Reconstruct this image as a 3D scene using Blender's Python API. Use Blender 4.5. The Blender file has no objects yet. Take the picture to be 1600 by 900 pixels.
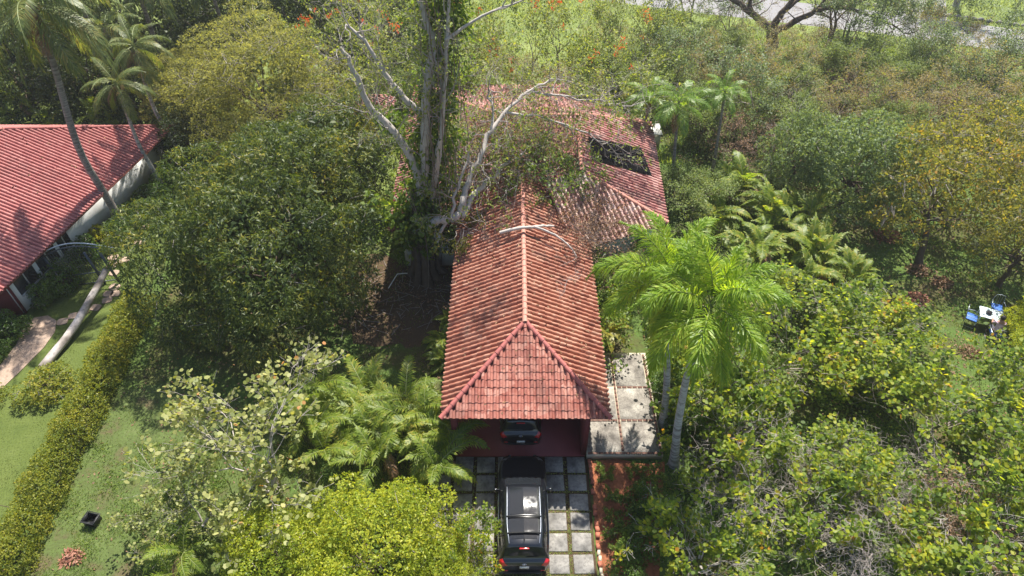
import bpy, math, random
import numpy as np
from mathutils import Vector, Matrix
R = math.radians
random.seed(11)
RG = np.random.default_rng(11)
scene = bpy.context.scene
COL = scene.collection

# ------------------------------------------------------------ camera, sky, sun, exposure
cam_d = bpy.data.cameras.new('camera'); cam = bpy.data.objects.new('camera', cam_d); COL.objects.link(cam)
cam.location = (0, 0, 25.2); cam.rotation_euler = (R(45), 0, 0)
cam_d.sensor_width = 36; cam_d.lens = 36 * 1080 / 1600; cam_d.clip_end = 2000; cam_d.clip_start = .1
scene.camera = cam
SUN_EL, SUN_AZ = R(58), R(14)
world = bpy.data.worlds.new('World'); scene.world = world; world.use_nodes = True
wn = world.node_tree; bg = wn.nodes['Background']; sky = wn.nodes.new('ShaderNodeTexSky')
sky.sky_type = 'NISHITA'; sky.sun_disc = False; sky.sun_elevation = SUN_EL; sky.sun_rotation = SUN_AZ
sky.air_density = 1.0; sky.dust_density = 1.5
wn.links.new(sky.outputs[0], bg.inputs[0]); bg.inputs[1].default_value = .085
sun_d = bpy.data.lights.new('sun', 'SUN'); sun_d.energy = 5.0; sun_d.angle = R(.55); sun_d.color = (1, .95, .86)
sun = bpy.data.objects.new('sun', sun_d); COL.objects.link(sun)
sdir = Vector((math.sin(SUN_AZ) * math.cos(SUN_EL), math.cos(SUN_AZ) * math.cos(SUN_EL), math.sin(SUN_EL)))
sun.rotation_euler = (-sdir).to_track_quat('-Z', 'Y').to_euler(); sun.location = (10, 60, 80)
scene.view_settings.view_transform = 'Standard'; scene.view_settings.look = 'None'
scene.view_settings.gamma = 1; scene.view_settings.use_curve_mapping = False
scene.view_settings.exposure = 1.22
scene.cycles.max_bounces = 5; scene.cycles.diffuse_bounces = 2; scene.cycles.transmission_bounces = 3; scene.cycles.transparent_max_bounces = 4

# ------------------------------------------------------------ helpers
def tag(o, label=None, cat=None, group=None, kind=None):
    if label: o['label'] = label
    if cat: o['category'] = cat
    if group: o['group'] = group
    if kind: o['kind'] = kind
    return o
def obj(name, data, parent=None, loc=None, rot=None, scale=None):
    o = bpy.data.objects.new(name, data); COL.objects.link(o)
    if parent: o.parent = parent
    if loc is not None: o.location = loc
    if rot is not None: o.rotation_euler = rot
    if scale is not None: o.scale = scale
    return o
def thing(name, label, cat, loc=(0, 0, 0), rotz=0, scale=None, group=None):
    o = obj(name, None, None, loc, (0, 0, rotz), scale); o.empty_display_size = .2
    return tag(o, label, cat, group)
class MB:
    """collects vertex / face blocks, then becomes one mesh"""
    def __init__(s): s.V = []; s.F = []; s.n = 0
    def add(s, V, F, m=0):
        V = np.asarray(V, float).reshape(-1, 3); F = np.asarray(F, int)
        if len(F): s.F.append((F + s.n, m))
        s.V.append(V); s.n += len(V); return s
    def box(s, c, d, m=0, rz=0, bev=0):
        x, y, z = np.array(d) / 2
        V = np.array([[i * x, j * y, k * z] for k in (-1, 1) for j in (-1, 1) for i in (-1, 1)], float)
        if rz:
            ca, sa = math.cos(rz), math.sin(rz); V = np.stack([V[:, 0] * ca - V[:, 1] * sa, V[:, 0] * sa + V[:, 1] * ca, V[:, 2]], 1)
        return s.add(V + np.array(c), [[0, 2, 3, 1], [4, 5, 7, 6], [0, 1, 5, 4], [2, 6, 7, 3], [0, 4, 6, 2], [1, 3, 7, 5]], m)
    def bx(s, x0, x1, y0, y1, z0, z1, m=0): return s.box(((x0 + x1) / 2, (y0 + y1) / 2, (z0 + z1) / 2), (x1 - x0, y1 - y0, z1 - z0), m)
    def tube(s, pts, rad, sides=8, m=0, cap=True):
        P = np.asarray(pts, float); n = len(P); rad = np.broadcast_to(rad, (n,))
        T = np.gradient(P, axis=0); T /= np.linalg.norm(T, axis=1)[:, None] + 1e-9
        ref = np.array([0, 0, 1.]) if abs(T[0][2]) < .9 else np.array([1., 0, 0])
        a = np.linspace(0, 2 * math.pi, sides, endpoint=False); V = []
        for i in range(n):
            u = np.cross(T[i], ref); u /= np.linalg.norm(u) + 1e-9; w = np.cross(T[i], u); ref = np.cross(u, T[i]) if abs(np.dot(T[i], ref)) < .99 else ref
            V.append(P[i] + rad[i] * (np.cos(a)[:, None] * u + np.sin(a)[:, None] * w))
        V = np.concatenate(V); F = []
        for i in range(n - 1):
            for k in range(sides): F.append([i * sides + k, i * sides + (k + 1) % sides, (i + 1) * sides + (k + 1) % sides, (i + 1) * sides + k])
        s.add(V, F, m)
        if cap:
            for i0 in (0, (n - 1) * sides):
                c = V[i0:i0 + sides]; s.add(np.vstack([c, c.mean(0)]), [[k, (k + 1) % sides, sides] for k in range(sides)], m)
        return s
    def segs(s, S, sides=4, m=0):
        """S: rows p0(3) p1(3) r0 r1 -> open prisms, all at once"""
        S = np.asarray(S, float).reshape(-1, 8)
        if not len(S): return s
        p0, p1, r0, r1 = S[:, :3], S[:, 3:6], S[:, 6], S[:, 7]
        d = p1 - p0; d /= np.linalg.norm(d, axis=1)[:, None] + 1e-9
        ref = np.where((np.abs(d[:, 2]) < .9)[:, None], np.array([0, 0, 1.]), np.array([1., 0, 0]))
        u = np.cross(d, ref); u /= np.linalg.norm(u, axis=1)[:, None] + 1e-9; w = np.cross(d, u)
        a = np.linspace(0, 2 * math.pi, sides, endpoint=False)
        ring = np.cos(a)[None, :, None] * u[:, None, :] + np.sin(a)[None, :, None] * w[:, None, :]
        V = np.stack([p0[:, None] + ring * r0[:, None, None], p1[:, None] + ring * r1[:, None, None]], 1).reshape(-1, 3)
        k = np.arange(sides); f = np.stack([k, (k + 1) % sides, sides + (k + 1) % sides, sides + k], 1)
        F = (np.arange(len(S)) * 2 * sides)[:, None, None] + f[None]
        return s.add(V, F.reshape(-1, 4), m)
    def prism(s, poly, down, m=0):
        """polygon (3D) extruded straight down by `down`"""
        P = np.asarray(poly, float); n = len(P); Q = P - np.array([0, 0, down])
        s.add(np.vstack([P, Q]), [[i, (i + 1) % n, n + (i + 1) % n, n + i][::-1] for i in range(n)], m)
        s.add(P, [list(range(n))], m); return s.add(Q, [list(range(n))[::-1]], m)
    def mesh(s, name, mats, smooth=False):
        me = bpy.data.meshes.new(name); V = np.concatenate(s.V)
        me.vertices.add(len(V)); me.vertices.foreach_set('co', V.ravel().astype(np.float32))
        tot = np.concatenate([np.full(len(F), F.shape[1]) for F, _ in s.F]); loops = np.concatenate([F.ravel() for F, _ in s.F])
        mi = np.concatenate([np.full(len(F), m) for F, m in s.F])
        me.loops.add(len(loops)); me.loops.foreach_set('vertex_index', loops.astype(np.int32))
        me.polygons.add(len(tot)); me.polygons.foreach_set('loop_start', np.concatenate([[0], np.cumsum(tot)[:-1]]).astype(np.int32))
        me.polygons.foreach_set('loop_total', tot.astype(np.int32)); me.polygons.foreach_set('material_index', mi.astype(np.int32))
        if smooth: me.polygons.foreach_set('use_smooth', np.ones(len(tot), bool))
        for m_ in (mats if isinstance(mats, (list, tuple)) else [mats]): me.materials.append(M[m_])
        me.update(calc_edges=True); return me
    def build(s, name, mats, parent=None, smooth=False, **k): return obj(name, s.mesh(name, mats, smooth), parent, **k)
def nrm(v): return v / (np.linalg.norm(v, axis=-1, keepdims=True) + 1e-9)
def rdir(n, rng): return nrm(rng.normal(size=(n, 3)))
def bevel(o, w, seg=2):
    b = o.modifiers.new('bevel', 'BEVEL'); b.width = w; b.segments = seg; b.limit_method = 'ANGLE'; return o

# ------------------------------------------------------------ materials
M = {}
def nodes(name):
    m = bpy.data.materials.new(name); m.use_nodes = True; t = m.node_tree; p = t.nodes['Principled BSDF']; M[name] = m
    return m, t, p
def ramp(t, fac, cols, pos=None):
    r = t.nodes.new('ShaderNodeValToRGB'); e = r.color_ramp.elements; n = len(cols); pos = pos or [i / (n - 1) for i in range(n)]
    while len(e) < n: e.new(.5)
    for i in range(n): e[i].position = pos[i]; e[i].color = (*cols[i], 1)
    t.links.new(fac, r.inputs[0]); return r.outputs[0]
def noise(t, scale, detail=6, rough=.6, vec=None):
    n = t.nodes.new('ShaderNodeTexNoise'); n.inputs['Scale'].default_value = scale; n.inputs['Detail'].default_value = detail; n.inputs['Roughness'].default_value = rough
    if vec is None:
        g = t.nodes.new('ShaderNodeNewGeometry'); vec = g.outputs['Position']
    t.links.new(vec, n.inputs['Vector']); return n.outputs[0]
def mixc(t, fac, a, b, blend='MIX'):
    m = t.nodes.new('ShaderNodeMix'); m.data_type = 'RGBA'; m.blend_type = blend
    if isinstance(fac, float): m.inputs[0].default_value = fac
    else: t.links.new(fac, m.inputs[0])
    for k, c in ((6, a), (7, b)):
        if isinstance(c, tuple): m.inputs[k].default_value = (*c, 1)
        else: t.links.new(c, m.inputs[k])
    return m.outputs[2]
def bump(t, p, h, strength=.3, dist=.02):
    b = t.nodes.new('ShaderNodeBump'); b.inputs['Strength'].default_value = strength; b.inputs['Distance'].default_value = dist
    t.links.new(h, b.inputs['Height']); t.links.new(b.outputs[0], p.inputs['Normal'])
def surf(name, cols, scale=3, rough=.8, bmp=.3, bscale=30, spec=.3, pos=None, metal=0, fine=None, dist=.02):
    m, t, p = nodes(name); c = ramp(t, noise(t, scale), cols, pos)
    if fine: c = mixc(t, ramp(t, noise(t, fine, 4), [(0, 0, 0), (.6, .6, .6)], [.45, .75]), c, tuple(x * .45 for x in cols[0]))
    t.links.new(c, p.inputs['Base Color']); p.inputs['Roughness'].default_value = rough
    p.inputs['Specular IOR Level'].default_value = spec; p.inputs['Metallic'].default_value = metal
    if bmp: bump(t, p, noise(t, bscale), bmp, dist)
    return m
def plain(name, c, rough=.5, metal=0, spec=.5, coat=0):
    m, t, p = nodes(name); t.links.new(ramp(t, noise(t, 9, 5), [tuple(x * .85 for x in c), tuple(min(1, x * 1.1) for x in c)], [.3, .7]), p.inputs['Base Color'])
    p.inputs['Roughness'].default_value = rough; p.inputs['Metallic'].default_value = metal; p.inputs['Specular IOR Level'].default_value = spec; p.inputs['Coat Weight'].default_value = coat
    p.inputs['Coat Roughness'].default_value = .04
    return m
def leaf(name, cols, pos=None, trans=.32, rough=.42, spec=.45, clump=.7, tint=(1.75, 1.6, .6), amp=.9):
    """leaf with its own colour per blade, slow drift of tone through the crown, light passing through"""
    m, t, p = nodes(name); g = t.nodes.new('ShaderNodeNewGeometry'); oi = t.nodes.new('ShaderNodeObjectInfo')
    ad = t.nodes.new('ShaderNodeMath'); ad.operation = 'MULTIPLY_ADD'; ad.inputs[1].default_value = .62; t.links.new(g.outputs['Random Per Island'], ad.inputs[0])
    n2 = t.nodes.new('ShaderNodeMath'); n2.operation = 'MULTIPLY_ADD'; n2.inputs[1].default_value = amp; n2.inputs[2].default_value = .18 - amp / 2
    t.links.new(noise(t, clump, 3), n2.inputs[0]); t.links.new(n2.outputs[0], ad.inputs[2])
    ad2 = t.nodes.new('ShaderNodeMath'); ad2.operation = 'MULTIPLY_ADD'; ad2.inputs[1].default_value = .1; t.links.new(oi.outputs['Random'], ad2.inputs[0]); t.links.new(ad.outputs[0], ad2.inputs[2])
    c = ramp(t, ad2.outputs[0], [tuple(min(.85, x * 1.38) for x in q) for q in cols] if name not in ('lf_mango', 'lf_dark', 'lf_flower', 'lf_whiteflower', 'lf_lawn', 'lf_dry', 'lf_red') else cols, pos)
    t.links.new(c, p.inputs['Base Color']); p.inputs['Roughness'].default_value = rough; p.inputs['Specular IOR Level'].default_value = spec
    tr = t.nodes.new('ShaderNodeBsdfTranslucent'); t.links.new(mixc(t, 1.0, c, tint, 'MULTIPLY'), tr.inputs[0])
    mx = t.nodes.new('ShaderNodeMixShader'); mx.inputs[0].default_value = min(.6, trans * 1.3)
    t.links.new(p.outputs[0], mx.inputs[1]); t.links.new(tr.outputs[0], mx.inputs[2]); t.links.new(mx.outputs[0], t.nodes['Material Output'].inputs[0])
    return m
# ground
surf('ground', [(.085, .066, .036), (.075, .085, .028), (.07, .115, .028), (.10, .14, .035)], .35, .95, .6, 12, .1, [.3, .45, .55, .72], fine=7)
surf('meadow', [(.11, .145, .045), (.155, .195, .06), (.20, .235, .08)], .3, .95, .6, 10, .1, [.3, .5, .7], fine=6)
surf('lawn_tidy', [(.06, .085, .022), (.085, .112, .028), (.105, .132, .036)], .8, .95, .5, 25, .1, [.3, .5, .7], fine=14)
surf('side_lawn', [(.10, .085, .045), (.075, .10, .032), (.085, .118, .036), (.12, .145, .055)], .9, .95, .6, 14, .1, [.34, .44, .56, .7], fine=9)
surf('mulch', [(.05, .034, .022), (.085, .058, .036), (.12, .085, .05)], 1.5, .95, .8, 18, .1, fine=12)
surf('red_soil', [(.17, .062, .033), (.26, .10, .052), (.33, .15, .085)], 1.6, .95, .8, 14, .1, fine=9)
surf('asphalt', [(.17, .165, .17), (.21, .205, .21), (.25, .245, .25)], .6, .9, .3, 60, .2)
surf('slab', [(.10, .095, .088), (.21, .20, .185), (.30, .285, .26)], 1.7, .85, .5, 40, .25, [.3, .5, .7], fine=11)
surf('patio_stone', [(.085, .076, .066), (.21, .19, .165), (.36, .335, .29)], 1.7, .85, .6, 45, .25, [.3, .5, .68], fine=16)
surf('path_stone', [(.20, .14, .10), (.34, .25, .19), (.43, .34, .27)], 1.5, .85, .4, 20, .2, fine=9)
surf('brick_worn', [(.10, .06, .048), (.17, .095, .075), (.25, .17, .14)], 5, .9, .5, 50, .15, fine=20)
surf('brick', [(.24, .07, .045), (.38, .13, .08), (.46, .20, .13)], 5, .85, .5, 50, .2)
surf('red_floor', [(.13, .022, .026), (.19, .034, .038), (.23, .05, .05)], 1.2, .55, .15, 30, .4)
surf('red_wall', [(.11, .02, .022), (.15, .028, .03)], 1.5, .7, .2, 40, .3)
surf('white_wall', [(.55, .55, .53), (.72, .72, .70), (.78, .78, .77)], .9, .8, .2, 40, .25, [.3, .5, .7])
surf('riser', [(.36, .31, .22), (.55, .50, .38)], 2, .85, .3, 30, .2)
surf('wood_dark', [(.035, .02, .014), (.07, .04, .025)], 4, .7, .3, 20, .3)
# barrel tile: each tile its own firing, plus algae stains with their own outline
def tile_mat(name, cols, stain, lo, hi, pale=None, sc=.55):
    m, t, p = nodes(name); g = t.nodes.new('ShaderNodeNewGeometry')
    wn_ = t.nodes.new('ShaderNodeTexVoronoi'); wn_.inputs['Scale'].default_value = 3.4; t.links.new(g.outputs['Position'], wn_.inputs['Vector'])
    sp = t.nodes.new('ShaderNodeSeparateColor'); t.links.new(wn_.outputs['Color'], sp.inputs[0])
    c = ramp(t, sp.outputs[0], cols)
    c = mixc(t, ramp(t, noise(t, 14, 4), [(0, 0, 0), (.55, .55, .55)], [.45, .8]), c, tuple(x * .5 for x in cols[0]))
    f = t.nodes.new('ShaderNodeMath'); f.operation = 'MULTIPLY_ADD'; f.inputs[1].default_value = .16
    t.links.new(sp.outputs[1], f.inputs[0]); t.links.new(noise(t, sc, 7, .68), f.inputs[2])
    c = mixc(t, ramp(t, f.outputs[0], [(0, 0, 0), (.8, .8, .8)], [lo, hi]), c, stain)
    if pale: c = mixc(t, ramp(t, noise(t, .8, 5), [(0, 0, 0), (.6, .6, .6)], [.5, .66]), c, pale)
    t.links.new(c, p.inputs['Base Color']); p.inputs['Roughness'].default_value = .72; p.inputs['Specular IOR Level'].default_value = .3
    bump(t, p, noise(t, 60), .25, .01); return m
TC = [(.27, .098, .062), (.34, .138, .088), (.40, .18, .118), (.46, .245, .17)]
tile_mat('tile_old', TC, (.10, .055, .045), .60, .82)
tile_mat('tile_front', [(.25, .08, .060), (.32, .118, .090), (.36, .15, .115), (.42, .21, .165)], (.11, .055, .045), .56, .86)
tile_mat('tile_back', [(.27, .095, .088), (.35, .14, .125), (.42, .20, .175), (.50, .30, .26)], (.10, .055, .045), .50, .74)
tile_mat('tile_weathered', [(.30, .14, .115), (.42, .23, .19), (.52, .33, .28), (.58, .43, .38)], (.10, .065, .055), .58, .82, pale=(.46, .42, .41))
tile_mat('tile_neighbour', [(.34, .115, .105), (.37, .132, .118), (.39, .148, .132), (.42, .175, .155)], (.22, .09, .078), .58, .9)
plain('tile_ridge', (.30, .082, .07), .7); plain('tile_ridge_old', (.44, .19, .14), .75); plain('deck', (.17, .05, .04), .85)
# bark
surf('bark_grey', [(.16, .13, .11), (.30, .26, .23), (.42, .38, .34)], 5, .9, .8, 25, .15, dist=.03)
surf('bark_brown', [(.05, .036, .026), (.10, .075, .055), (.15, .115, .085)], 4, .9, .8, 22, .15, dist=.03)
surf('bark_pale', [(.22, .19, .17), (.40, .36, .33), (.52, .48, .45)], 6, .88, .5, 30, .2, dist=.02)
surf('bark_dry', [(.20, .17, .15), (.33, .29, .27), (.46, .42, .40)], 3, .9, .3, 40, .15)
surf('twig_brown', [(.10, .07, .055), (.18, .135, .11), (.27, .22, .19)], 3, .9, .2, 40, .15)
surf('wood_raw', [(.45, .34, .22), (.60, .48, .33)], 8, .8, .3, 40, .2)
def ringed(name, a, b, ring, sc):
    m, t, p = nodes(name); g = t.nodes.new('ShaderNodeNewGeometry'); mp = t.nodes.new('ShaderNodeMapping'); mp.inputs['Scale'].default_value = (.6, .6, sc)
    t.links.new(g.outputs['Position'], mp.inputs['Vector'])
    n1 = noise(t, 1.6, 3, .5, mp.outputs[0]); c = ramp(t, n1, [ring, a, b], [.34, .46, .62])
    c = mixc(t, ramp(t, noise(t, 9, 5), [(0, 0, 0), (.6, .6, .6)], [.52, .68]), c, tuple(x * .35 for x in a))
    t.links.new(c, p.inputs['Base Color']); p.inputs['Roughness'].default_value = .85; p.inputs['Specular IOR Level'].default_value = .2; bump(t, p, n1, .5, .03); return m
ringed('palm_bark', (.31, .29, .265), (.42, .40, .37), (.17, .155, .14), 7)
ringed('coco_bark', (.19, .165, .15), (.27, .24, .22), (.11, .095, .085), 9)
ringed('log_bark', (.30, .265, .24), (.46, .42, .40), (.14, .12, .105), 1.5)
plain('crownshaft', (.16, .19, .06), .5)
# leaves (base colours of real leaves: roughly .03 - .15)
leaf('lf_mango', [(.020, .036, .010), (.036, .064, .016), (.062, .095, .022), (.14, .165, .036), (.30, .27, .06)], [.0, .3, .56, .84, 1.08], .30, .5, .35, .42, amp=1.5)
leaf('lf_feather', [(.085, .098, .035), (.135, .145, .052), (.185, .19, .075), (.24, .23, .105)], None, .42, .65, .2)
leaf('lf_grape', [(.03, .056, .013), (.058, .10, .018), (.10, .155, .024), (.20, .24, .028), (.31, .30, .03), (.34, .17, .03)], [0, .2, .44, .72, .95, 1.05], .48, .5, .3, .6, amp=1.25)
leaf('lf_grape_pale', [(.07, .09, .022), (.12, .145, .04), (.19, .205, .065), (.29, .29, .12), (.32, .14, .04)], [0, .3, .6, .92, 1], .36, .5, .35)
leaf('lf_ficus', [(.065, .105, .014), (.13, .18, .02), (.23, .265, .03), (.36, .35, .05)], [0, .3, .62, 1], .40, .45, .3)
leaf('lf_hedge', [(.042, .07, .012), (.10, .13, .018), (.18, .19, .028), (.27, .23, .04)], [0, .3, .68, 1], .36, .5, .3)
leaf('lf_box', [(.024, .05, .010), (.05, .095, .016), (.09, .145, .024)], None, .3, .45, .35)
leaf('lf_dark', [(.016, .028, .010), (.03, .05, .015), (.055, .08, .02), (.10, .12, .03)], None, .28, .5, .3)
leaf('lf_scrub', [(.045, .07, .022), (.08, .115, .032), (.125, .165, .045), (.18, .20, .075)], None, .36, .55, .25)
leaf('lf_olive', [(.075, .078, .03), (.13, .125, .048), (.18, .155, .066), (.23, .165, .08)], None, .36, .6, .22)
leaf('lf_silver', [(.038, .062, .026), (.07, .105, .042), (.115, .16, .068), (.17, .21, .11)], None, .32, .5, .3)
leaf('lf_autumn', [(.06, .072, .02), (.105, .118, .028), (.18, .165, .036), (.32, .17, .04)], [0, .4, .78, 1], .4, .5, .28)
leaf('lf_tulip', [(.05, .08, .018), (.095, .135, .028), (.155, .185, .04), (.23, .22, .065)], None, .38, .5, .28)
leaf('lf_vine', [(.026, .052, .010), (.055, .095, .016), (.10, .15, .024), (.18, .21, .04)], None, .36, .45, .35)
leaf('lf_palm', [(.05, .10, .018), (.085, .155, .026), (.13, .205, .034), (.22, .27, .045)], None, .44, .42, .4, .9)
leaf('lf_royal', [(.07, .13, .016), (.12, .20, .022), (.18, .26, .03), (.30, .34, .045)], None, .5, .42, .35, .9)
leaf('lf_coco', [(.035, .055, .016), (.065, .095, .025), (.10, .13, .036), (.21, .18, .06)], None, .36, .45, .4, .9)
leaf('lf_areca', [(.055, .095, .014), (.10, .15, .02), (.16, .205, .03), (.29, .25, .05)], None, .42, .45, .35, .9)
leaf('lf_banana', [(.12, .14, .02), (.20, .19, .03), (.28, .2, .05)], None, .4, .4, .4)
leaf('lf_dry', [(.10, .055, .03), (.18, .11, .065), (.28, .19, .13), (.33, .16, .06)], None, .2, .8, .15, tint=(1.1, .9, .6))
leaf('lf_red', [(.22, .085, .055), (.33, .15, .10), (.42, .24, .18)], None, .2, .8, .15, tint=(1.1, .9, .7))
leaf('lf_flower', [(.55, .09, .02), (.75, .14, .03), (.8, .22, .06)], None, .3, .6, .2, tint=(1.1, .9, .8))
leaf('lf_whiteflower', [(.6, .6, .5), (.75, .75, .7)], None, .3, .6, .2, tint=(1, 1, 1))
leaf('lf_grass', [(.055, .095, .022), (.09, .145, .03), (.135, .195, .045), (.20, .215, .08)], None, .35, .65, .2, .5)
leaf('lf_meadow', [(.10, .14, .04), (.145, .19, .055), (.19, .235, .075), (.25, .27, .11)], None, .33, .65, .2, .4)
leaf('lf_lawn', [(.05, .075, .018), (.075, .105, .025), (.10, .13, .034), (.14, .155, .05)], None, .3, .65, .2, .4)
# man-made
m, t, p = nodes('car_black'); p.inputs['Base Color'].default_value = (.006, .007, .010, 1); p.inputs['Roughness'].default_value = .3; p.inputs['Coat Weight'].default_value = .8; p.inputs['Coat Roughness'].default_value = .03
bump(t, p, noise(t, 3, 2), .02, .02)
m, t, p = nodes('car_glass'); p.inputs['Base Color'].default_value = (.012, .014, .017, 1); p.inputs['Roughness'].default_value = .04; p.inputs['Specular IOR Level'].default_value = .35
t.links.new(ramp(t, noise(t, 4, 5), [(.02, .02, .02), (.06, .06, .06)], [.4, .75]), p.inputs['Roughness'])
plain('car_trim', (.02, .02, .02), .75, 0, .15); plain('rubber', (.018, .018, .018), .85); plain('alloy', (.45, .45, .46), .35, .9); plain('chrome', (.6, .6, .62), .16, 1)
plain('lamp_red', (.50, .012, .015), .18, 0, .6, .6); plain('plate', (.75, .74, .70), .45); plain('plate_ink', (.03, .03, .05), .6); plain('silver_paint', (.22, .24, .28), .4, .7)
plain('solar', (.005, .005, .006), .9, 0, .04); plain('solar_edge', (.012, .012, .012), .9, 0, .05)
plain('iron', (.07, .085, .10), .45, .3); plain('iron_pale', (.42, .46, .50), .4, .3); plain('black_plastic', (.015, .015, .018), .5); plain('white_plastic', (.72, .74, .74), .4)
plain('blue_cloth', (.03, .12, .42), .7); plain('steel_tube', (.38, .42, .45), .35, .6); plain('table_white', (.62, .72, .74), .4); plain('teal', (.05, .22, .24), .5)
plain('skin', (.36, .19, .13), .55); plain('shirt', (.55, .40, .50), .85); plain('trousers', (.05, .05, .07), .85); plain('hair', (.012, .008, .007), .5)
plain('window_glass', (.03, .035, .04), .1); plain('frame_grey', (.45, .45, .44), .5)
plain('coconut', (.35, .22, .10), .7)

# ------------------------------------------------------------ ground, road, driveway
def wob(pts, amp, step=.5, seed=1):
    rr = random.Random(seed); out = []
    for (x0, y0), (x1, y1) in zip(pts, pts[1:] + pts[:1]):
        n = max(1, int(math.hypot(x1 - x0, y1 - y0) / step)) if max(abs(x0), abs(y0)) < 100 else 1
        for i in range(n):
            f = i / n; w = amp * (rr.uniform(-1, 1) + math.sin((x0 + y0 + i * step) * 1.1)); out.append((x0 + (x1 - x0) * f + w * .7, y0 + (y1 - y0) * f + w))
    return out
def sheet(name, pts, z, mat, kind='structure', thick=0, amp=0):
    if amp: pts = wob(pts, amp)
    b = MB(); P = [(x, y, z) for x, y in pts]
    b.add(P, [list(range(len(P)))]) if not thick else b.prism(P, thick)
    return tag(b.build(name, mat), kind=kind)
gx = np.concatenate([[-400, -150, -80], np.linspace(-48, 48, 97), [80, 150, 400]]); gy = np.concatenate([[-200, -60, 0], np.linspace(6, 70, 65), [90, 150, 500]])
GX, GY = np.meshgrid(gx, gy); b = MB(); nx = len(gx)
ii = np.arange(len(gx) - 1)[None, :] + np.arange(len(gy) - 1)[:, None] * nx
b.add(np.stack([GX, GY, 0 * GX - .006], -1).reshape(-1, 3), np.stack([ii, ii + 1, ii + 1 + nx, ii + nx], -1).reshape(-1, 4))
tag(b.build('ground', 'ground'), kind='structure')
sheet('meadow', [(-30, 38.5), (-12, 31), (-6.4, 31), (-6.4, 41), (9, 41), (14, 52), (60, 44), (130, 60), (130, 160), (-60, 160), (-60, 60)], 0, 'meadow', amp=.6)
sheet('neighbour_lawn', [(-24.2, 5), (-18.9, 5), (-18.7, 26), (-19.6, 36), (-21.8, 37), (-23.2, 27), (-24.6, 19)], .004, 'lawn_tidy', amp=.06)
sheet('side_lawn', [(-17.9, 5), (-9, 5), (-8, 12), (-9.5, 16), (-13, 18.5), (-17.7, 19)], .004, 'side_lawn', amp=.3)
sheet('red_soil_bed', [(3.2, 8), (5.2, 8), (5.6, 12), (6.3, 15.1), (3.25, 15.12)], .006, 'red_soil', amp=.07)
sheet('leaf_litter_ground', [(-8.5, 23), (-6.8, 21.6), (-3.2, 21.5), (-2.7, 26.7), (-7.6, 28.2), (-9.2, 26)], .004, 'mulch', amp=.35)
# road with a verge line beyond it
def strip(pts, w):
    P = np.array(pts, float); T = nrm(np.gradient(P, axis=0)); N = np.stack([-T[:, 1], T[:, 0]], 1); return [tuple(q) for q in (P + N * w / 2)] + [tuple(q) for q in (P - N * w / 2)[::-1]]
sheet('road', strip([(8, 63.5), (15, 61.2), (22, 59.2), (30, 56.9), (36, 54.9), (42, 52.6), (52, 48), (70, 38)], 4.6), .006, 'asphalt')
sheet('side_road', strip([(34.6, 57.4), (36.5, 62), (39, 70), (42, 90)], 4), .010, 'asphalt')
# driveway: grey paving slabs with grass between
tag(MB().bx(-3.4, 3.1, 5.2, 15.3, -.2, .012).build('driveway', 'mulch'), kind='structure'); drive = bpy.data.objects['driveway']
slab_me = None
xs = [-2.57, -1.68, -.79, .10, .99 + .36, 2.26]
xs = [-3.2, -2.32, -1.44, -.56, .41 - .06, 1.36, 2.26]
b = MB(); b.bx(-.37, .37, -.36, .36, -.03, .03); slab_me = b.mesh('paving_slab', 'slab')
for k in range(12):
    y = 14.92 - k * .823
    for x in xs:
        o = obj('paving_slab', slab_me, drive, (x + .37 + random.uniform(-.015, .015), y + random.uniform(-.015, .015), .012 + random.uniform(0, .014)), (random.uniform(-.008, .008), random.uniform(-.008, .008), random.uniform(-.02, .02)))
        o.scale = (.995 if x != -3.2 else .95, random.uniform(.97, 1.0), 1); bevel(o, .012, 1)
b = MB(); b.bx(-.075, .075, -.10, .10, 0, .13); brick_me = b.mesh('brick', 'brick')
b = MB(); b.bx(-.055, .055, -.10, .10, 0, .09); brick_pale = b.mesh('brick', 'riser'); brick_worn = MB().bx(-.045, .045, -.10, .10, 0, .085).mesh('brick', 'brick_worn')
edge = thing('brick_edging', 'row of loose orange bricks edging the driveway beside the red soil', 'edging', (3.2, 12, 0))
for k in range(34):
    if random.random() < .12: continue
    obj('brick', brick_me if (k < 14 or random.random() < .6) else brick_pale, edge, (random.uniform(-.025, .025) + .003 * k, 3.05 - k * .225, -.01), (random.uniform(-.1, .1), random.uniform(-.1, .1), random.uniform(-.16, .16)))
# patio: stone panels with brick strips, raised on a pale riser
pat = tag(MB().bx(3.08, 6.2, 15.2, 20.6, 0, .33).build('patio', 'riser'), kind='structure')
for (x0, x1, y0, y1) in [(3.12, 4.50, 15.32, 16.8), (4.64, 6.06, 15.32, 16.8), (3.3, 4.50, 16.92, 18.55), (4.64, 6.04, 16.92, 18.55), (3.9, 4.50, 18.67, 20.5), (4.64, 6.0, 18.67, 20.5)]:
    bevel(MB().bx(x0, x1, y0, y1, .30, .352).build('stone_panel', 'patio_stone', pat), .01, 1)
def brick_run(x0, y0, x1, y1, z, parent):
    n = max(1, int(math.hypot(x1 - x0, y1 - y0) / .215)); a = math.atan2(y1 - y0, x1 - x0) - math.pi / 2
    for i in range(n):
        f = (i + .5) / n; obj('brick', brick_worn, parent, (x0 + (x1 - x0) * f, y0 + (y1 - y0) * f, z - .055 + random.uniform(0, .006)), (0, 0, a + random.uniform(-.03, .03)))
brick_run(3.1, 15.26, 6.2, 15.26, .325, pat); brick_run(6.13, 15.32, 6.07, 20.5, .325, pat); brick_run(4.57, 15.35, 4.57, 20.5, .325, pat)
brick_run(4.65, 16.86, 6.05, 16.86, .325, pat); brick_run(3.2, 16.86, 4.5, 16.86, .325, pat); brick_run(4.65, 18.61, 6.03, 18.61, .325, pat)
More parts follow.
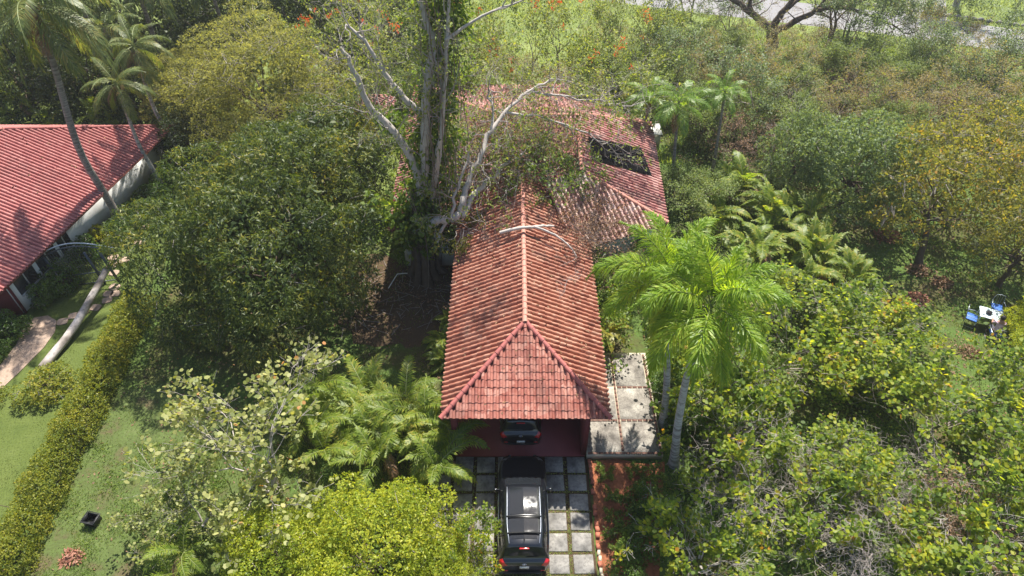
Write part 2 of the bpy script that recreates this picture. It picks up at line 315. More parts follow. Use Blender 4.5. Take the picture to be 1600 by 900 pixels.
# curved garden path of pale stone at the neighbour's
pth = [(-23.9, 17.6), (-23.0, 18.6), (-22.6, 19.8), (-22.2, 21.2), (-22.15, 22.2), (-22.4, 22.9), (-23.0, 23.25), (-23.6, 23.1), (-23.85, 22.4), (-23.6, 21.4), (-23.7, 20.2), (-24.3, 19)]
sheet('garden_path', pth, .035, 'path_stone', thick=.08)
# ------------------------------------------------------------ tiled roofs
def s_tile(w, l, lip=.020, tap=.03):
    n = 5; X = []; Z = []
    for i in range(n + 1):
        a = math.pi * (1 - i / n); X.append(w * .62 * (.5 + .5 * math.cos(a))); Z.append(.105 * math.sin(a))
    for i in range(1, 4): X.append(w * (.62 + .40 * i / 3)); Z.append(-.03 * math.sin(math.pi * i / 3))
    X = np.array(X); Z = np.array(Z); k = len(X); L = l * 1.1
    V = np.concatenate([np.stack([X, 0 * X, Z + lip], 1), np.stack([X * (1 - tap) + tap / 2 * w, 0 * X + L, Z * (1 - 2 * tap)], 1), np.stack([X, 0 * X, Z + lip], 1), np.stack([X, 0 * X + .004, Z + lip - .024], 1)])
    i = np.arange(k - 1); F = np.concatenate([np.stack([i, i + 1, i + 1 + k, i + k], 1), np.stack([i + 3 * k, i + 1 + 3 * k, i + 1 + 2 * k, i + 2 * k], 1)])
    return V, F
def in_poly(px, py, poly):
    ins = np.zeros(len(px), bool); n = len(poly)
    for i in range(n):
        x0, y0 = poly[i]; x1, y1 = poly[(i + 1) % n]
        c = ((y0 > py) != (y1 > py)) & (px < (x1 - x0) * (py - y0) / (y1 - y0 + 1e-12) + x0); ins ^= c
    return ins
def plane_frames(poly, w, l, rng, skip=0.):
    """poly[0]->poly[1] is the eave; returns (n,4,4) tile frames"""
    P = np.array(poly, float); e = nrm(P[1] - P[0]); nn = nrm(np.cross(P[1] - P[0], P[2] - P[0])); nn = nn if nn[2] > 0 else -nn
    g = np.cross(nn, e)
    if g[2] < 0: g = -g; e = -e
    o = P[0] if np.dot(P[1] - P[0], e) > 0 else P[1]
    Q = np.stack([(P - o) @ e, (P - o) @ g], 1)
    s0, s1 = Q[:, 0].min(), Q[:, 0].max(); t1 = Q[:, 1].max()
    S, T = np.meshgrid(np.arange(s0, s1, w), np.arange(0, t1, l)); S = S.ravel(); T = T.ravel()
    ok = in_poly(S + w / 2, T + l * .45, Q) & (rng.random(len(S)) >= skip); S, T = S[ok], T[ok]
    m = np.zeros((len(S), 4, 4)); m[:, 3, 3] = 1
    ja = rng.normal(0, .012, len(S)) + (rng.random(len(S)) < .02) * rng.normal(0, .09, len(S)); T = T - (rng.random(len(S)) < .025) * rng.uniform(0, .09, len(S)); ca, sa = np.cos(ja)[:, None], np.sin(ja)[:, None]
    m[:, :3, 0] = ca * e + sa * g; m[:, :3, 1] = -sa * e + ca * g; m[:, :3, 2] = nn
    m[:, :3, 3] = o + S[:, None] * e + T[:, None] * g + nn * (.03 + rng.uniform(0, .012, len(S)))[:, None] - g * (.05 + rng.uniform(0, .018, len(S)))[:, None]
    return m
def join_tiles(fr, tV, tF):
    V = np.einsum('nij,kj->nki', fr[:, :3, :3], tV) + fr[:, None, :3, 3]
    F = tF[None] + (np.arange(len(fr)) * len(tV))[:, None, None]; return MB().add(V, F.reshape(-1, 4))
def caps(parent, pts, mat, step=.34, r=.105, name='ridge_tile'):
    """barrel caps laid end over end along a hip or ridge"""
    P = np.array(pts, float); L = np.linalg.norm(P[1] - P[0]); d = (P[1] - P[0]) / L; n = int(L / step)
    u = nrm(np.cross(d, [0, 0, 1.])); w = np.cross(u, d)
    b = MB(); a = np.linspace(-.15, math.pi + .15, 8); V = []
    for (y, rr) in ((0, r * 1.12), (.4, r * .92), (0, r * 1.12), (.012, r * .9)): V.append(np.stack([np.cos(a) * rr, 0 * a + y, np.sin(a) * rr], 1))
    i = np.arange(7); b.add(np.concatenate(V), np.concatenate([np.stack([i + 1, i, i + 8, i + 9], 1), np.stack([i + 16, i + 17, i + 25, i + 24], 1)])); me = b.mesh(name, mat, True)
    for k in range(n):
        o = obj(name, me, parent); m = Matrix(((u[0], d[0], w[0], 0), (u[1], d[1], w[1], 0), (u[2], d[2], w[2], 0), (0, 0, 0, 1)))
        q = P[0] + d * (k * step) + w * (.035 + random.uniform(0, .01)); m.translation = q; o.matrix_local = m @ Matrix.Rotation(random.uniform(-.04, .04), 4, 'Z')
tV, tF = s_tile(.236, .30)
house = thing('tiled_house', 'low house with weathered red barrel tile roof, carport facing the driveway', 'house', (0, 0, 0))
# --- carport wing
XL, XR, YF, ZE, XC, ZR = -2.62, 3.66, 15.06, 3.2, .52, 4.72; YH = 18.55
p_front = [(XL, YF, ZE), (XR, YF, ZE), (XC, YH, ZR)]
p_left = [(XL, 28, ZE), (XL, YF, ZE), (XC, YH, ZR), (XC, 32.3, ZR)]
p_right = [(XR, YF, ZE), (XR, 25.4, ZE), (XC, 32.3, ZR), (XC, YH, ZR)]
# --- main block and turned right block
p_s = [(-6.1, 26.1, 3.1), (3.6, 26.1, 3.1), (3.6, 33.2, 5.2), (-.8, 33.2, 5.2)]
p_w = [(-6.1, 40.3, 3.1), (-6.1, 26.1, 3.1), (-.8, 33.2, 5.2)]
p_n = [(3.6, 40.3, 3.1), (-6.1, 40.3, 3.1), (-.8, 33.2, 5.2), (3.6, 33.2, 5.2)]
p_r = [(7.7, 26.7, 3.1), (8.2, 35.8, 3.1), (3.6, 34, 4.878), (3.5, 28.6, 4.8)]
def zplane(a, b_, c, x, y):
    n = np.cross(np.subtract(b_, a), np.subtract(c, a)); return a[2] - (n[0] * (x - a[0]) + n[1] * (y - a[1])) / n[2]
f0, f1, f2 = (3.0, 24.6, 3.1), (7.7, 26.7, 3.1), (3.5, 28.6, 4.8)
p_f = [f0, f1, f2, (1.7, 27.8, zplane(f0, f1, f2, 1.7, 27.8))]
p_b = [(8.2, 35.8, 3.1), (2.4, 39.6, 3.1), (3.6, 34, 4.878)]
def off(poly, d): P = np.array(poly, float); return P - np.array([0, 0, d])
roof_b = MB()
for pl in (p_front, p_left, p_right, p_s, p_w, p_n, p_r, p_f, p_b): roof_b.prism(off(pl, .012), .10)
roof = roof_b.build('roof', 'deck', house)
rng = np.random.default_rng(3)
F_front = plane_frames(p_front, .236, .30, rng); F_left = plane_frames(p_left, .236, .30, rng); F_right = plane_frames(p_right, .236, .30, rng)
F_left = F_left[F_left[:, 2, 3] > -1]; tile_me = MB().add(tV, tF).mesh('roof_tile', 'tile_front', True); tile_me2 = MB().add(tV, tF).mesh('roof_tile', 'tile_old', True)
allf = [(f, tile_me) for f in F_front] + [(f, tile_me2) for f in sorted(F_right, key=lambda q: q[1, 3])[:60]]
rest_r = np.array(sorted(F_right, key=lambda q: q[1, 3])[60:]); fl = sorted(F_left, key=lambda q: q[1, 3]); nl = max(0, 300 - len(allf))
allf += [(f, tile_me2) for f in fl[:nl]]; rest_l = np.array(fl[nl:])
for f, me in allf[:300]:
    o = obj('roof_tile', me, roof); o.matrix_local = Matrix(f.tolist())
extra = np.array([f for f, _ in allf[300:]]).reshape(-1, 4, 4)
tag(join_tiles(np.concatenate([rest_l, rest_r, extra]), tV, tF).build('carport_roof_tiles', 'tile_old', roof, True), kind='stuff')
bk = np.concatenate([plane_frames(p, .236, .30, rng, .01) for p in (p_s, p_w, p_n, p_r, p_b)])
tag(join_tiles(bk, tV, tF).build('back_roof_tiles', 'tile_back', roof, True), kind='stuff')
tag(join_tiles(plane_frames(p_f, .25, .32, rng, .01), tV * np.array([1.06, 1.06, 1.1]), tF).build('weathered_roof_tiles', 'tile_weathered', roof, True), kind='stuff')
caps(roof, [(XL - .08, YF - .08, ZE + .02), (XC, YH, ZR + .03)], 'tile_ridge', .33, .10); caps(roof, [(XR + .08, YF - .08, ZE + .02), (XC, YH, ZR + .03)], 'tile_ridge', .33, .10)
caps(roof, [(XC, YH - .1, ZR + .03), (XC, 32.3, ZR + .03)], 'tile_ridge_old', .36, .105)
caps(roof, [(7.75, 26.66, 3.12), (3.5, 28.6, 4.84)], 'tile_ridge_old', .36); caps(roof, [(3.5, 28.6, 4.84), (3.6, 34, 4.9)], 'tile_ridge_old', .36); caps(roof, [(8.2, 35.8, 3.12), (3.6, 34, 4.9)], 'tile_ridge_old', .36)
caps(roof, [(-6.1, 26.1, 3.12), (-.8, 33.2, 5.24)], 'tile_ridge_old', .36); caps(roof, [(-.8, 33.2, 5.24), (3.6, 33.2, 5.24)], 'tile_ridge_old', .36); caps(roof, [(-6.1, 40.3, 3.12), (-.8, 33.2, 5.24)], 'tile_ridge_old', .36)
# walls, carport floor, columns, openings
MB().bx(-2.35, 3.02, 15.32, 21, -.1, .06).build('carport_floor', 'red_floor', house)
MB().bx(2.86, 3.06, 15.36, 20.4, .05, 3.12).build('wall', 'red_wall', house)
MB().bx(-2.4, -2.15, 15.4, 15.65, .05, 3.12).build('column', 'red_wall', house); MB().bx(-2.4, -2.15, 18.4, 18.65, .05, 3.12).build('column', 'red_wall', house)
MB().bx(-2.40, 3.06, 21, 21.2, 0, 3.15).build('wall', 'white_wall', house); MB().bx(-2.40, -2.2, 21.2, 26.9, 0, 3.15).build('wall', 'white_wall', house)
MB().bx(2.9, 3.1, 21.2, 27, 0, 3.15).build('wall', 'red_wall', house)
MB().bx(-2.42, -2.15, 15.5, 21, 2.98, 3.16).build('beam', 'wood_dark', house); MB().bx(-2.14, 2.85, 15.42, 15.6, 2.98, 3.16).build('beam', 'wood_dark', house)
MB().bx(3.28, 3.46, 20.9, 21.08, .3, 3.1).build('column', 'red_wall', house)
MB().bx(-5.63, -2.41, 26.89, 27.09, 0, 3.1).build('wall', 'white_wall', house); MB().bx(-5.63, -5.43, 27.09, 39.8, 0, 3.1).build('wall', 'white_wall', house)
MB().bx(-5.43, 3, 39.6, 39.8, 0, 3.1).build('wall', 'white_wall', house); MB().bx(3.1, 3.3, 27, 39, 0, 3.1).build('wall', 'white_wall', house)
b = MB(); b.prism([(3.2, 25.3, 3.05), (7.2, 27.1, 3.05), (7.7, 35.3, 3.05), (3.3, 37.5, 3.05)], 3.05); b.build('wall', 'white_wall', house)
wdw = MB().bx(-5.66, -5.63, 28.2, 29.6, 1, 2.2).build('window', 'window_glass', house); MB().bx(-5.69, -5.655, 28.1, 29.7, .92, 1).build('sill', 'frame_grey', wdw)
wdw = MB().bx(-5.66, -5.63, 31.5, 33, 1, 2.2).build('window', 'window_glass', house); MB().bx(-5.69, -5.655, 31.4, 33.1, .92, 1).build('sill', 'frame_grey', wdw)
MB().bx(-5.46, -5.1, 26.55, 26.85, .9, 1.35).build('meter_box', 'frame_grey', house)
# flexible solar heating mats lying on the right slope
a_, b_, c_ = p_r[0], p_r[1], p_r[3]
cor = [(4.12, 31.83), (7.11, 32.55), (7.39, 30.09), (4.12, 29.71)]
for k, lab in enumerate(['topmost of three black solar mats on the far roof slope', 'middle one of three black solar mats on the far roof slope', 'lowest black solar mat on the far roof, nearest the hip']):
    f0_, f1_ = k / 3 + .012, (k + 1) / 3 - .02
    q = lambda f, s: (cor[0][0] * (1 - f) + cor[3][0] * f) * (1 - s) + (cor[1][0] * (1 - f) + cor[2][0] * f) * s
    q2 = lambda f, s: (cor[0][1] * (1 - f) + cor[3][1] * f) * (1 - s) + (cor[1][1] * (1 - f) + cor[2][1] * f) * s
    c4 = [(f0_, 0), (f0_, 1), (f1_, 1), (f1_, 0)]; s_off = .0 if k else .0
    pts = [(q(f, s), q2(f, s), zplane(a_, b_, c_, q(f, s), q2(f, s)) + .185) for f, s in c4]
    t_ = thing('solar_mat', lab, 'solar panel', pts[3])
    b = MB(); b.prism([np.subtract(x, pts[3]) for x in pts], .03); b.build('mat', 'solar', t_)
    rb = MB(); A0, A1, B0, B1 = [np.subtract(pts[i], pts[3]) for i in (0, 1, 3, 2)]
    for i in range(1, 12):
        g = i / 12; rb.tube([A0 + (B0 - A0) * g + np.array([0, 0, .004]), A1 + (B1 - A1) * g + np.array([0, 0, .004])], .012, 4)
    rb.build('tubing', 'solar_edge', t_)
    b = MB(); b.tube([A0 + np.array([0, 0, .01]), B0 + np.array([0, 0, .01])], .035, 6); b.build('header_pipe', 'solar_edge', t_)
    b = MB(); b.tube([A1 + np.array([0, 0, .01]), B1 + np.array([0, 0, .01])], .035, 6); b.build('header_pipe', 'solar_edge', t_)
# --- neighbour's house on the left
nb = thing('neighbour_house', 'house with smooth pinkish red tile roof beside the fallen palm log', 'house', (0, 0, 0))
eN = nrm(np.array([-20.64 + 23.75, 36.68 - 22.55, 0])); A2 = np.array([-23.75, 22.55, 2.4]) - eN * .05; B2 = np.array([-20.64, 36.68, 2.4]); H2 = np.array([-27.9, 32.7, 4.67]); H3 = H2 - eN * 9
A3 = np.array([-33.0, 20.2, 2.4])
n1 = [A2, B2, H2, H3]; n2 = [B2, np.array([-36, 36.7, 2.4]), H2]; n3 = [A3, A2, H3]
n4 = [np.array([-36, 36.7, 2.4]), A3, H3, H2]
rb = MB()
for pl in (n1, n2, n3, n4): rb.prism(off(pl, .012), .12)
nroof = rb.build('roof', 'deck', nb)
tag(join_tiles(np.concatenate([plane_frames(p, .205, .36, rng) for p in (n1, n2, n3)]), s_tile(.205, .36, .008, .004)[0] * np.array([1, 1, .8]), tF).build('neighbour_roof_tiles', 'tile_neighbour', nroof, True), kind='stuff')
caps(nroof, [B2 + [0, 0, .02], H2 + [0, 0, .03]], 'tile_ridge', .36); caps(nroof, [A2 + [0, 0, .02], H3 + [0, 0, .03]], 'tile_ridge', .36); caps(nroof, [H3 + [0, 0, .03], H2 + [0, 0, .03]], 'tile_ridge', .36)
rN = np.array([eN[1], -eN[0], 0]); wa = A2 - rN * .75 + eN * .8; wb = B2 - rN * .75 - eN * .8
def wall_between(p, q, z0, z1, th, mat, name, parent):
    c = (np.array(p) + np.array(q)) / 2; L = np.linalg.norm(np.subtract(q, p)[:2]); a = math.atan2(q[1] - p[1], q[0] - p[0])
    return MB().box((c[0], c[1], (z0 + z1) / 2), (L, th, z1 - z0), 0, a).build(name, mat, parent)
wall_between(wa, wb, 0, 2.42, .2, 'white_wall', 'wall', nb); wall_between(wb, wb + np.array([-9, 0, 0]), 0, 2.42, .2, 'white_wall', 'wall', nb); wall_between(wa, wa + np.array([-8, -1.8, 0]), 0, 2.42, .2, 'red_wall', 'wall', nb)
for (f0_, f1_) in [(.03, .13), (.15, .25), (.27, .33)]:
    p_, q_ = wa + (wb - wa) * f0_ + rN * .115, wa + (wb - wa) * f1_ + rN * .115
    w_ = wall_between(p_, q_, .9, 2.15, .03, 'window_glass', 'window', nb)
    s_ = wall_between(p_ + rN * .03, q_ + rN * .03, .8, .9, .08, 'frame_grey', 'sill', w_)
    mid = (p_ + q_) / 2 + rN * .02; wall_between(mid - eN * .03, mid + eN * .03, .9, 2.15, .03, 'frame_grey', 'mullion', w_)
wall_between(wa - eN * 0 + rN * .12, wa + eN * .1 + rN * .12, 0, 2.4, .1, 'red_wall', 'column', nb)
# --- small outbuilding far behind the mango and a white garden wall behind the solar mats
ob = thing('outbuilding', 'small red tiled outbuilding in the green clearing behind the mango', 'building', (-9.0, 39.2, 0))
MB().bx(-1.1, 1.1, -.9, .9, 0, 2.3).build('wall', 'white_wall', ob)
r1 = [(-1.4, -1.2, 2.3), (1.4, -1.2, 2.3), (0, 0, 3.0)]; r2 = [(1.4, -1.2, 2.3), (1.4, 1.2, 2.3), (0, 0, 3)]; r3 = [(-1.4, 1.2, 2.3), (-1.4, -1.2, 2.3), (0, 0, 3)]; r4 = [(1.4, 1.2, 2.3), (-1.4, 1.2, 2.3), (0, 0, 3)]
rb = MB(); [rb.prism(off(p, .012), .08) for p in (r1, r2, r3, r4)]; orf = rb.build('roof', 'deck', ob)
tag(join_tiles(np.concatenate([plane_frames(p, .25, .32, rng) for p in (r1, r2, r3, r4)]), tV, tF).build('outbuilding_roof_tiles', 'tile_back', orf, True), kind='stuff')
gw = thing('garden_wall', 'small white masonry tank with grey lid behind the far roof slope', 'wall', (9.2, 38.6, 0))
MB().bx(-.5, .3, -.6, .6, 0, 1.0).build('wall', 'riser', gw); MB().bx(-.56, .36, -.66, .66, 1.0, 1.06).build('lid', 'frame_grey', gw)
# ------------------------------------------------------------ vegetation makers
def leaves(b, B, D, L, W, rng, up=.8, fold=.12, droop=.0, m=0, shape='d', N0=None):
    """leaf blades: base B, direction D, lengths L, widths W; blade normals lean up by `up`"""
    n = len(B); D = nrm(D); L = np.broadcast_to(L, (n,))[:, None]; W = np.broadcast_to(W, (n,))[:, None]
    N = nrm(rdir(n, rng) + np.array([0, 0, up * 1.6])) if N0 is None else nrm(N0 + .55 * rdir(n, rng)); s = nrm(np.cross(D, N)); N = np.cross(s, D)
    if shape == 'd':
        V = np.stack([B, B + .45 * L * D + .5 * W * s + fold * W * N, B + L * D - np.array([0, 0, 1.]) * droop * L, B + .45 * L * D - .5 * W * s + fold * W * N], 1)
        F = np.arange(n * 4).reshape(n, 4)
    else:
        a = np.array([-2.6, -1.5, -.5, .5, 1.5, 2.6]); k = 6
        V = B[:, None] + .5 * L[:, None] * (1 + np.cos(a))[None, :, None] * D[:, None] + .5 * W[:, None] * np.sin(a)[None, :, None] * s[:, None] + (fold * W)[:, None] * (np.abs(np.sin(a)))[None, :, None] * N[:, None]
        F = np.arange(n * k).reshape(n, k)
    b.add(V.reshape(-1, 3), F, m)
def clump(b, C, N, k, jit, L, W, rng, out=.8, rnd=.6, drop=0., up=.7, m=0, shape='d', droop=.0, fold=.12):
    """k leaves about each centre C whose outward direction is N"""
    n = len(C); Cc = np.repeat(C, k, 0) + rng.normal(0, jit, (n * k, 3)); Nn = np.repeat(N, k, 0)
    D = nrm(out * Nn + rnd * rdir(n * k, rng) + np.array([0, 0, -drop]))
    leaves(b, Cc, D, L * rng.uniform(.65, 1.2, n * k), W * rng.uniform(.7, 1.2, n * k), rng, up, fold, droop, m, shape)
def thin(C, N, d):
    """drop centres closer than d to one already kept"""
    keep = []; cell = {}
    for i, c in enumerate(C):
        q = tuple(np.floor(c / d).astype(int)); ok = True
        for a in (-1, 0, 1):
            for e in (-1, 0, 1):
                for f in (-1, 0, 1):
                    for k in cell.get((q[0] + a, q[1] + e, q[2] + f), ()):
                        if np.sum((C[k] - c) ** 2) < d * d: ok = False; break
        if ok: keep.append(i); cell.setdefault(q, []).append(i)
    return C[keep], N[keep]
def puff(b, C, N, r, k, L, W, rng, droop=.1, drop=.2, m=0, flat=.75):
    """leaf whorl: k leaves over the outer face of a small ball of radius r at each centre -> bright clumps with dark hollows between"""
    n = len(C); sz = np.repeat(rng.uniform(.7, 1.3, n), k)[:, None]; Nn = np.repeat(N, k, 0); d = nrm(rdir(n * k, rng) + .8 * Nn + np.array([0, 0, .35]))
    B = np.repeat(C, k, 0) + d * r * sz * rng.uniform(.55, 1.05, (n * k, 1)) * np.array([1, 1, flat]); D = nrm(.55 * d + .8 * rdir(n * k, rng) + np.array([0, 0, -drop]))
    leaves(b, B, D, L * rng.uniform(.65, 1.2, n * k), W * rng.uniform(.7, 1.2, n * k), rng, .7, .12, droop, m, 'd', d)
def dome(Rr, z0, z1, nl, rl, rng, low=-.5, sub=.4, top=1.):
    """centres on the bulges of a rounded crown, spaced about `sub` apart -> centres, normals, bulge centres"""
    zc = z0 + (z1 - z0) * .38; C = []; N = []; LC = []; own = []; QQ = []; ncl = int(4.5 * (rl / sub) ** 2 * 4)
    for i in range(nl):
        zz = 1 - (1 - low) * (i + .5) / nl; az = i * 2.39996 + rng.uniform(-.6, .6); rr = math.sqrt(max(0, 1 - zz * zz)) if zz > 0 else 1 - .25 * zz * zz; q = rl * rng.uniform(.6, 1.3); g = rng.uniform(.68, 1.12)
        z = zc + zz * ((z1 - zc - q * .7) if zz > 0 else (zc - z0) / max(.1, abs(low)) * .95) * (g if zz > 0 else 1)
        c = np.array([math.cos(az) * rr * (Rr - q * .8) * g, math.sin(az) * rr * (Rr - q * .8) * g, z]); o = nrm(np.array([c[0], c[1], max(0, z - zc) + .35 * Rr]))
        d = nrm(rdir(ncl, rng) + .7 * o); C.append(c + d * q * np.array([1, 1, .8])); N.append(d); LC.append(c); own += [i] * ncl; QQ.append(q)
    C = np.concatenate(C); N = np.concatenate(N); LC = np.array(LC); own = np.array(own); bur = np.zeros(len(C), bool)
    for i in range(nl): bur |= (own != i) & (np.linalg.norm((C - LC[i]) / [1, 1, .8], axis=1) < QQ[i] * .84)
    out = nrm((C - [0, 0, zc]) / [Rr, Rr, z1 - zc]); lev = np.linalg.norm((C - [0, 0, zc]) / [Rr, Rr, (z1 - zc)], axis=1)
    ok = (C[:, 2] > .15) & ((N * out).sum(1) > -.35) & (lev > .35) & ~bur; C, N = C[ok], N[ok]; p = rng.permutation(len(C)); C, N = thin(C[p], N[p], sub); return C, N, LC
def limbs(b, base, fork, LC, r0, rng, n=None, wig=.25, m=0, sides=7):
    """trunk from base to fork, then curved limbs to lobe centres"""
    base = np.array(base, float); fork = np.array(fork, float); t = np.linspace(0, 1, 6)[:, None]
    pts = base + (fork - base) * t + np.concatenate([np.zeros((1, 3)), rng.normal(0, .06, (5, 3)) * [1, 1, 0]])
    b.tube(pts, r0 * np.array([1.5, 1.1, 1, .92, .85, .8]), sides + 2, m)
    idx = range(len(LC)) if n is None else rng.choice(len(LC), min(n, len(LC)), False); S = []
    for i in idx:
        e = LC[i]; st = base + (fork - base) * rng.uniform(.65, 1); p = st; k = 5; r = r0 * .42
        mid = st + (e - st) * .5 + np.array([0, 0, -.08 * np.linalg.norm(e - st)]) + rng.normal(0, wig, 3)
        for j in range(1, k + 1):
            u = j / k; q = (1 - u) ** 2 * st + 2 * u * (1 - u) * mid + u * u * e + rng.normal(0, wig * .15, 3)
            S.append([*p, *q, r, r * .78]); p = q; r *= .78
    b.segs(S, 5, m)
def grow(p, d, L, r, lev, rng, S, tips, n=3, spread=.7, ratio=.68, wig=.18, up=.12, nseg=3, rmin=.004):
    """recursive bare branching; appends segments and tips"""
    p = np.array(p, float); d = nrm(np.array(d, float)); q = p; rr = r; nodes_ = []
    for i in range(nseg):
        d = nrm(d + rng.normal(0, wig, 3) + np.array([0, 0, up])); q2 = q + d * L / nseg; r2 = max(rmin, rr * .82)
        S.append([*q, *q2, rr, r2]); q, rr = q2, r2; nodes_.append((q, d, rr))
    if lev == 0:
        for (x, dd, _) in nodes_: tips.append((x, dd))
        return
    for i in range(n):
        x, dd, r_ = nodes_[-1] if i < 2 else nodes_[rng.integers(0, len(nodes_))]
        ax = rdir(1, rng)[0]; c = nrm(dd + spread * nrm(np.cross(dd, ax)) * rng.uniform(.7, 1.3))
        grow(x, c, L * ratio * rng.uniform(.75, 1.2), max(rmin, r_ * .74), lev - 1, rng, S, tips, n, spread, ratio, wig, up, nseg, rmin)
LIB = {}
def lib(name, trunk, tm, crown, cm, extra=None, tw=None, twm=None):
    LIB[name] = [('trunk', trunk.mesh('trunk', tm, True))] + ([('twigs', tw.mesh('twigs', twm))] if tw else []) + ([('crown', crown.mesh('crown', cm))] if crown else [])
    if extra: LIB[name].append(extra)
def plant(kind, name, label, cat, x, y, s=1, sz=None, rot=None, group=None, z=0, tilt=None):
    t = thing(name, label, cat, (x, y, z), rot if rot is not None else random.uniform(0, 6.28), (s, s, sz or s), group)
    if tilt: t.rotation_euler = (tilt[0], tilt[1], t.rotation_euler[2])
    for n_, me in LIB[kind]:
        o = obj(n_, me, t)
        if n_ in ('twigs', 'flowers'): o['kind'] = 'stuff'
    return t
rg = np.random.default_rng(21)
# mango: billowing bulges of long hanging leaves
def core(b, C, N, k, L, W, rg, depth):
    """shaded inner foliage behind the outer whorls"""
    clump(b, C - N * depth, N, k, depth * .45, L, W, rg, .4, 1, .2, .6)
def shell(b, Rr, z0, H, L, W, rg, dens=9, fs=.74):
    """opaque inner foliage so that no daylight shows through the crown"""
    zc = z0 + (H - z0) * .38; n = int(dens * 4 * Rr * Rr); d = rdir(n, rg); B = d * np.where(d[:, 2:] > 0, [Rr * fs, Rr * fs, (H - zc) * fs], [Rr * .76, Rr * .76, (zc - z0) * .95]) * rg.uniform(.86, 1.05, (n, 1)) + [0, 0, zc]
    B[:, 2] = np.maximum(.1, B[:, 2]); leaves(b, B, nrm(rdir(n, rg) + [0, 0, -.4]), L, W, rg, .5, .1, 0, 0, 'd', d)
def mk_mango(name, seed, Rr, H, nl, rl):
    rg = np.random.default_rng(seed); C, N, LC = dome(Rr, .4, H, nl, rl, rg, -.95, .56); b = MB(); puff(b, C, N, .38, 58, .24, .06, rg, .16, .4); core(b, C, N, 8, .3, .10, rg, .6); shell(b, Rr, .3, H, .36, .16, rg, 34, .68)
    tb = MB(); limbs(tb, (0, 0, -.1), (0, 0, 2.0), LC * .8, .26, rg, 16); tw = []
    for i in rg.choice(len(C), 90): tw.append([*(C[i] - N[i] * .9 + rg.normal(0, .2, 3)), *(C[i] + N[i] * rg.uniform(.1, .45)), .02, .008])
    lib(name, tb, 'bark_brown', b, 'lf_mango', None, MB().segs(tw, 3), 'bark_dry')
mk_mango('mango', 21, 6.4, 8.7, 33, 1.75); mk_mango('mango_small', 22, 3.9, 6.9, 17, 1.25)
# feathery tree, fine pale foliage in flat layered sprays
def mk_feather(seed):
    rg = np.random.default_rng(seed); C, N, LC = dome(5.3, 1.2, 8.6, 44, 1.2, rg, -.8, .5); b = MB(); puff(b, C, N, .42, 60, .15, .05, rg, .05, .0, 0, .45); core(b, C, N, 12, .2, .07, rg, .6); shell(b, 5.3, 1.2, 8.6, .3, .14, rg, 20, .66); tb = MB(); limbs(tb, (0, 0, -.1), (0, 0, 2.6), LC * .8, .24, rg, 16); S = []
    for i in rg.choice(len(C), 240): S.append([*(C[i] - N[i] * 1.3 + rg.normal(0, .3, 3)), *(C[i] + N[i] * .3), .018, .006])
    lib('feather', tb, 'bark_brown', b, 'lf_feather', None, MB().segs(S, 3), 'bark_dry')
mk_feather(5)
# broadleaf background trees and bushes
def mk_broad(name, seed, Rr, z0, H, nl, rl, sub, pr, k, L, W, mat, bark='bark_brown', low=-.7, drop=.1, r0=.2, tw=90, twm='bark_dry', flat=.75, sh=1.):
    rg = np.random.default_rng(seed); C, N, LC = dome(Rr, z0, H, nl, rl, rg, low, sub); b = MB(); puff(b, C, N, pr, k, L, W, rg, .06, drop, 0, flat); core(b, C, N, max(4, k // 5), L * 1.2, W * 1.3, rg, pr * 1.5); shell(b, Rr, z0, H, L * 1.5, W * 2, rg, sh / (L * W * 3.0))
    tb = MB(); limbs(tb, (0, 0, -.1), (0, 0, max(.4, z0 + .2 * (H - z0))), LC * .85, r0, rg, 14, min(.25, Rr * .08)); S = []
    for i in rg.choice(len(C), tw): S.append([*(C[i] - N[i] * pr * 2 + rg.normal(0, .1, 3)), *(C[i] + N[i] * pr * rg.uniform(.5, 1.5)), .014, .005])
    lib(name, tb, bark, b, mat, None, MB().segs(S, 3), twm)
mk_broad('dark', 31, 3.2, .6, 7.5, 26, 1.0, .5, .36, 34, .24, .10, 'lf_dark', low=-.9)
mk_broad('silver', 32, 3.1, 1.2, 6.6, 26, .9, .42, .32, 34, .18, .085, 'lf_silver', low=-.8, r0=.16)
mk_broad('autumn', 33, 2.9, 1.8, 6.6, 20, .85, .55, .34, 30, .20, .09, 'lf_autumn', low=-.6, r0=.15, tw=160, sh=.25)
mk_broad('ficus', 34, 2.6, .0, 3.9, 34, .62, .27, .20, 40, .105, .06, 'lf_ficus', low=-.9, drop=-.25, r0=.1, tw=60)
mk_broad('box', 35, 1.0, .0, 1.25, 14, .34, .2, .13, 26, .085, .05, 'lf_box', low=-.8, drop=-.15, r0=.05, tw=20)
mk_broad('goldbush', 36, 1.0, .0, .95, 14, .32, .2, .13, 26, .09, .05, 'lf_hedge', low=-.6, drop=-.15, r0=.04, tw=30)
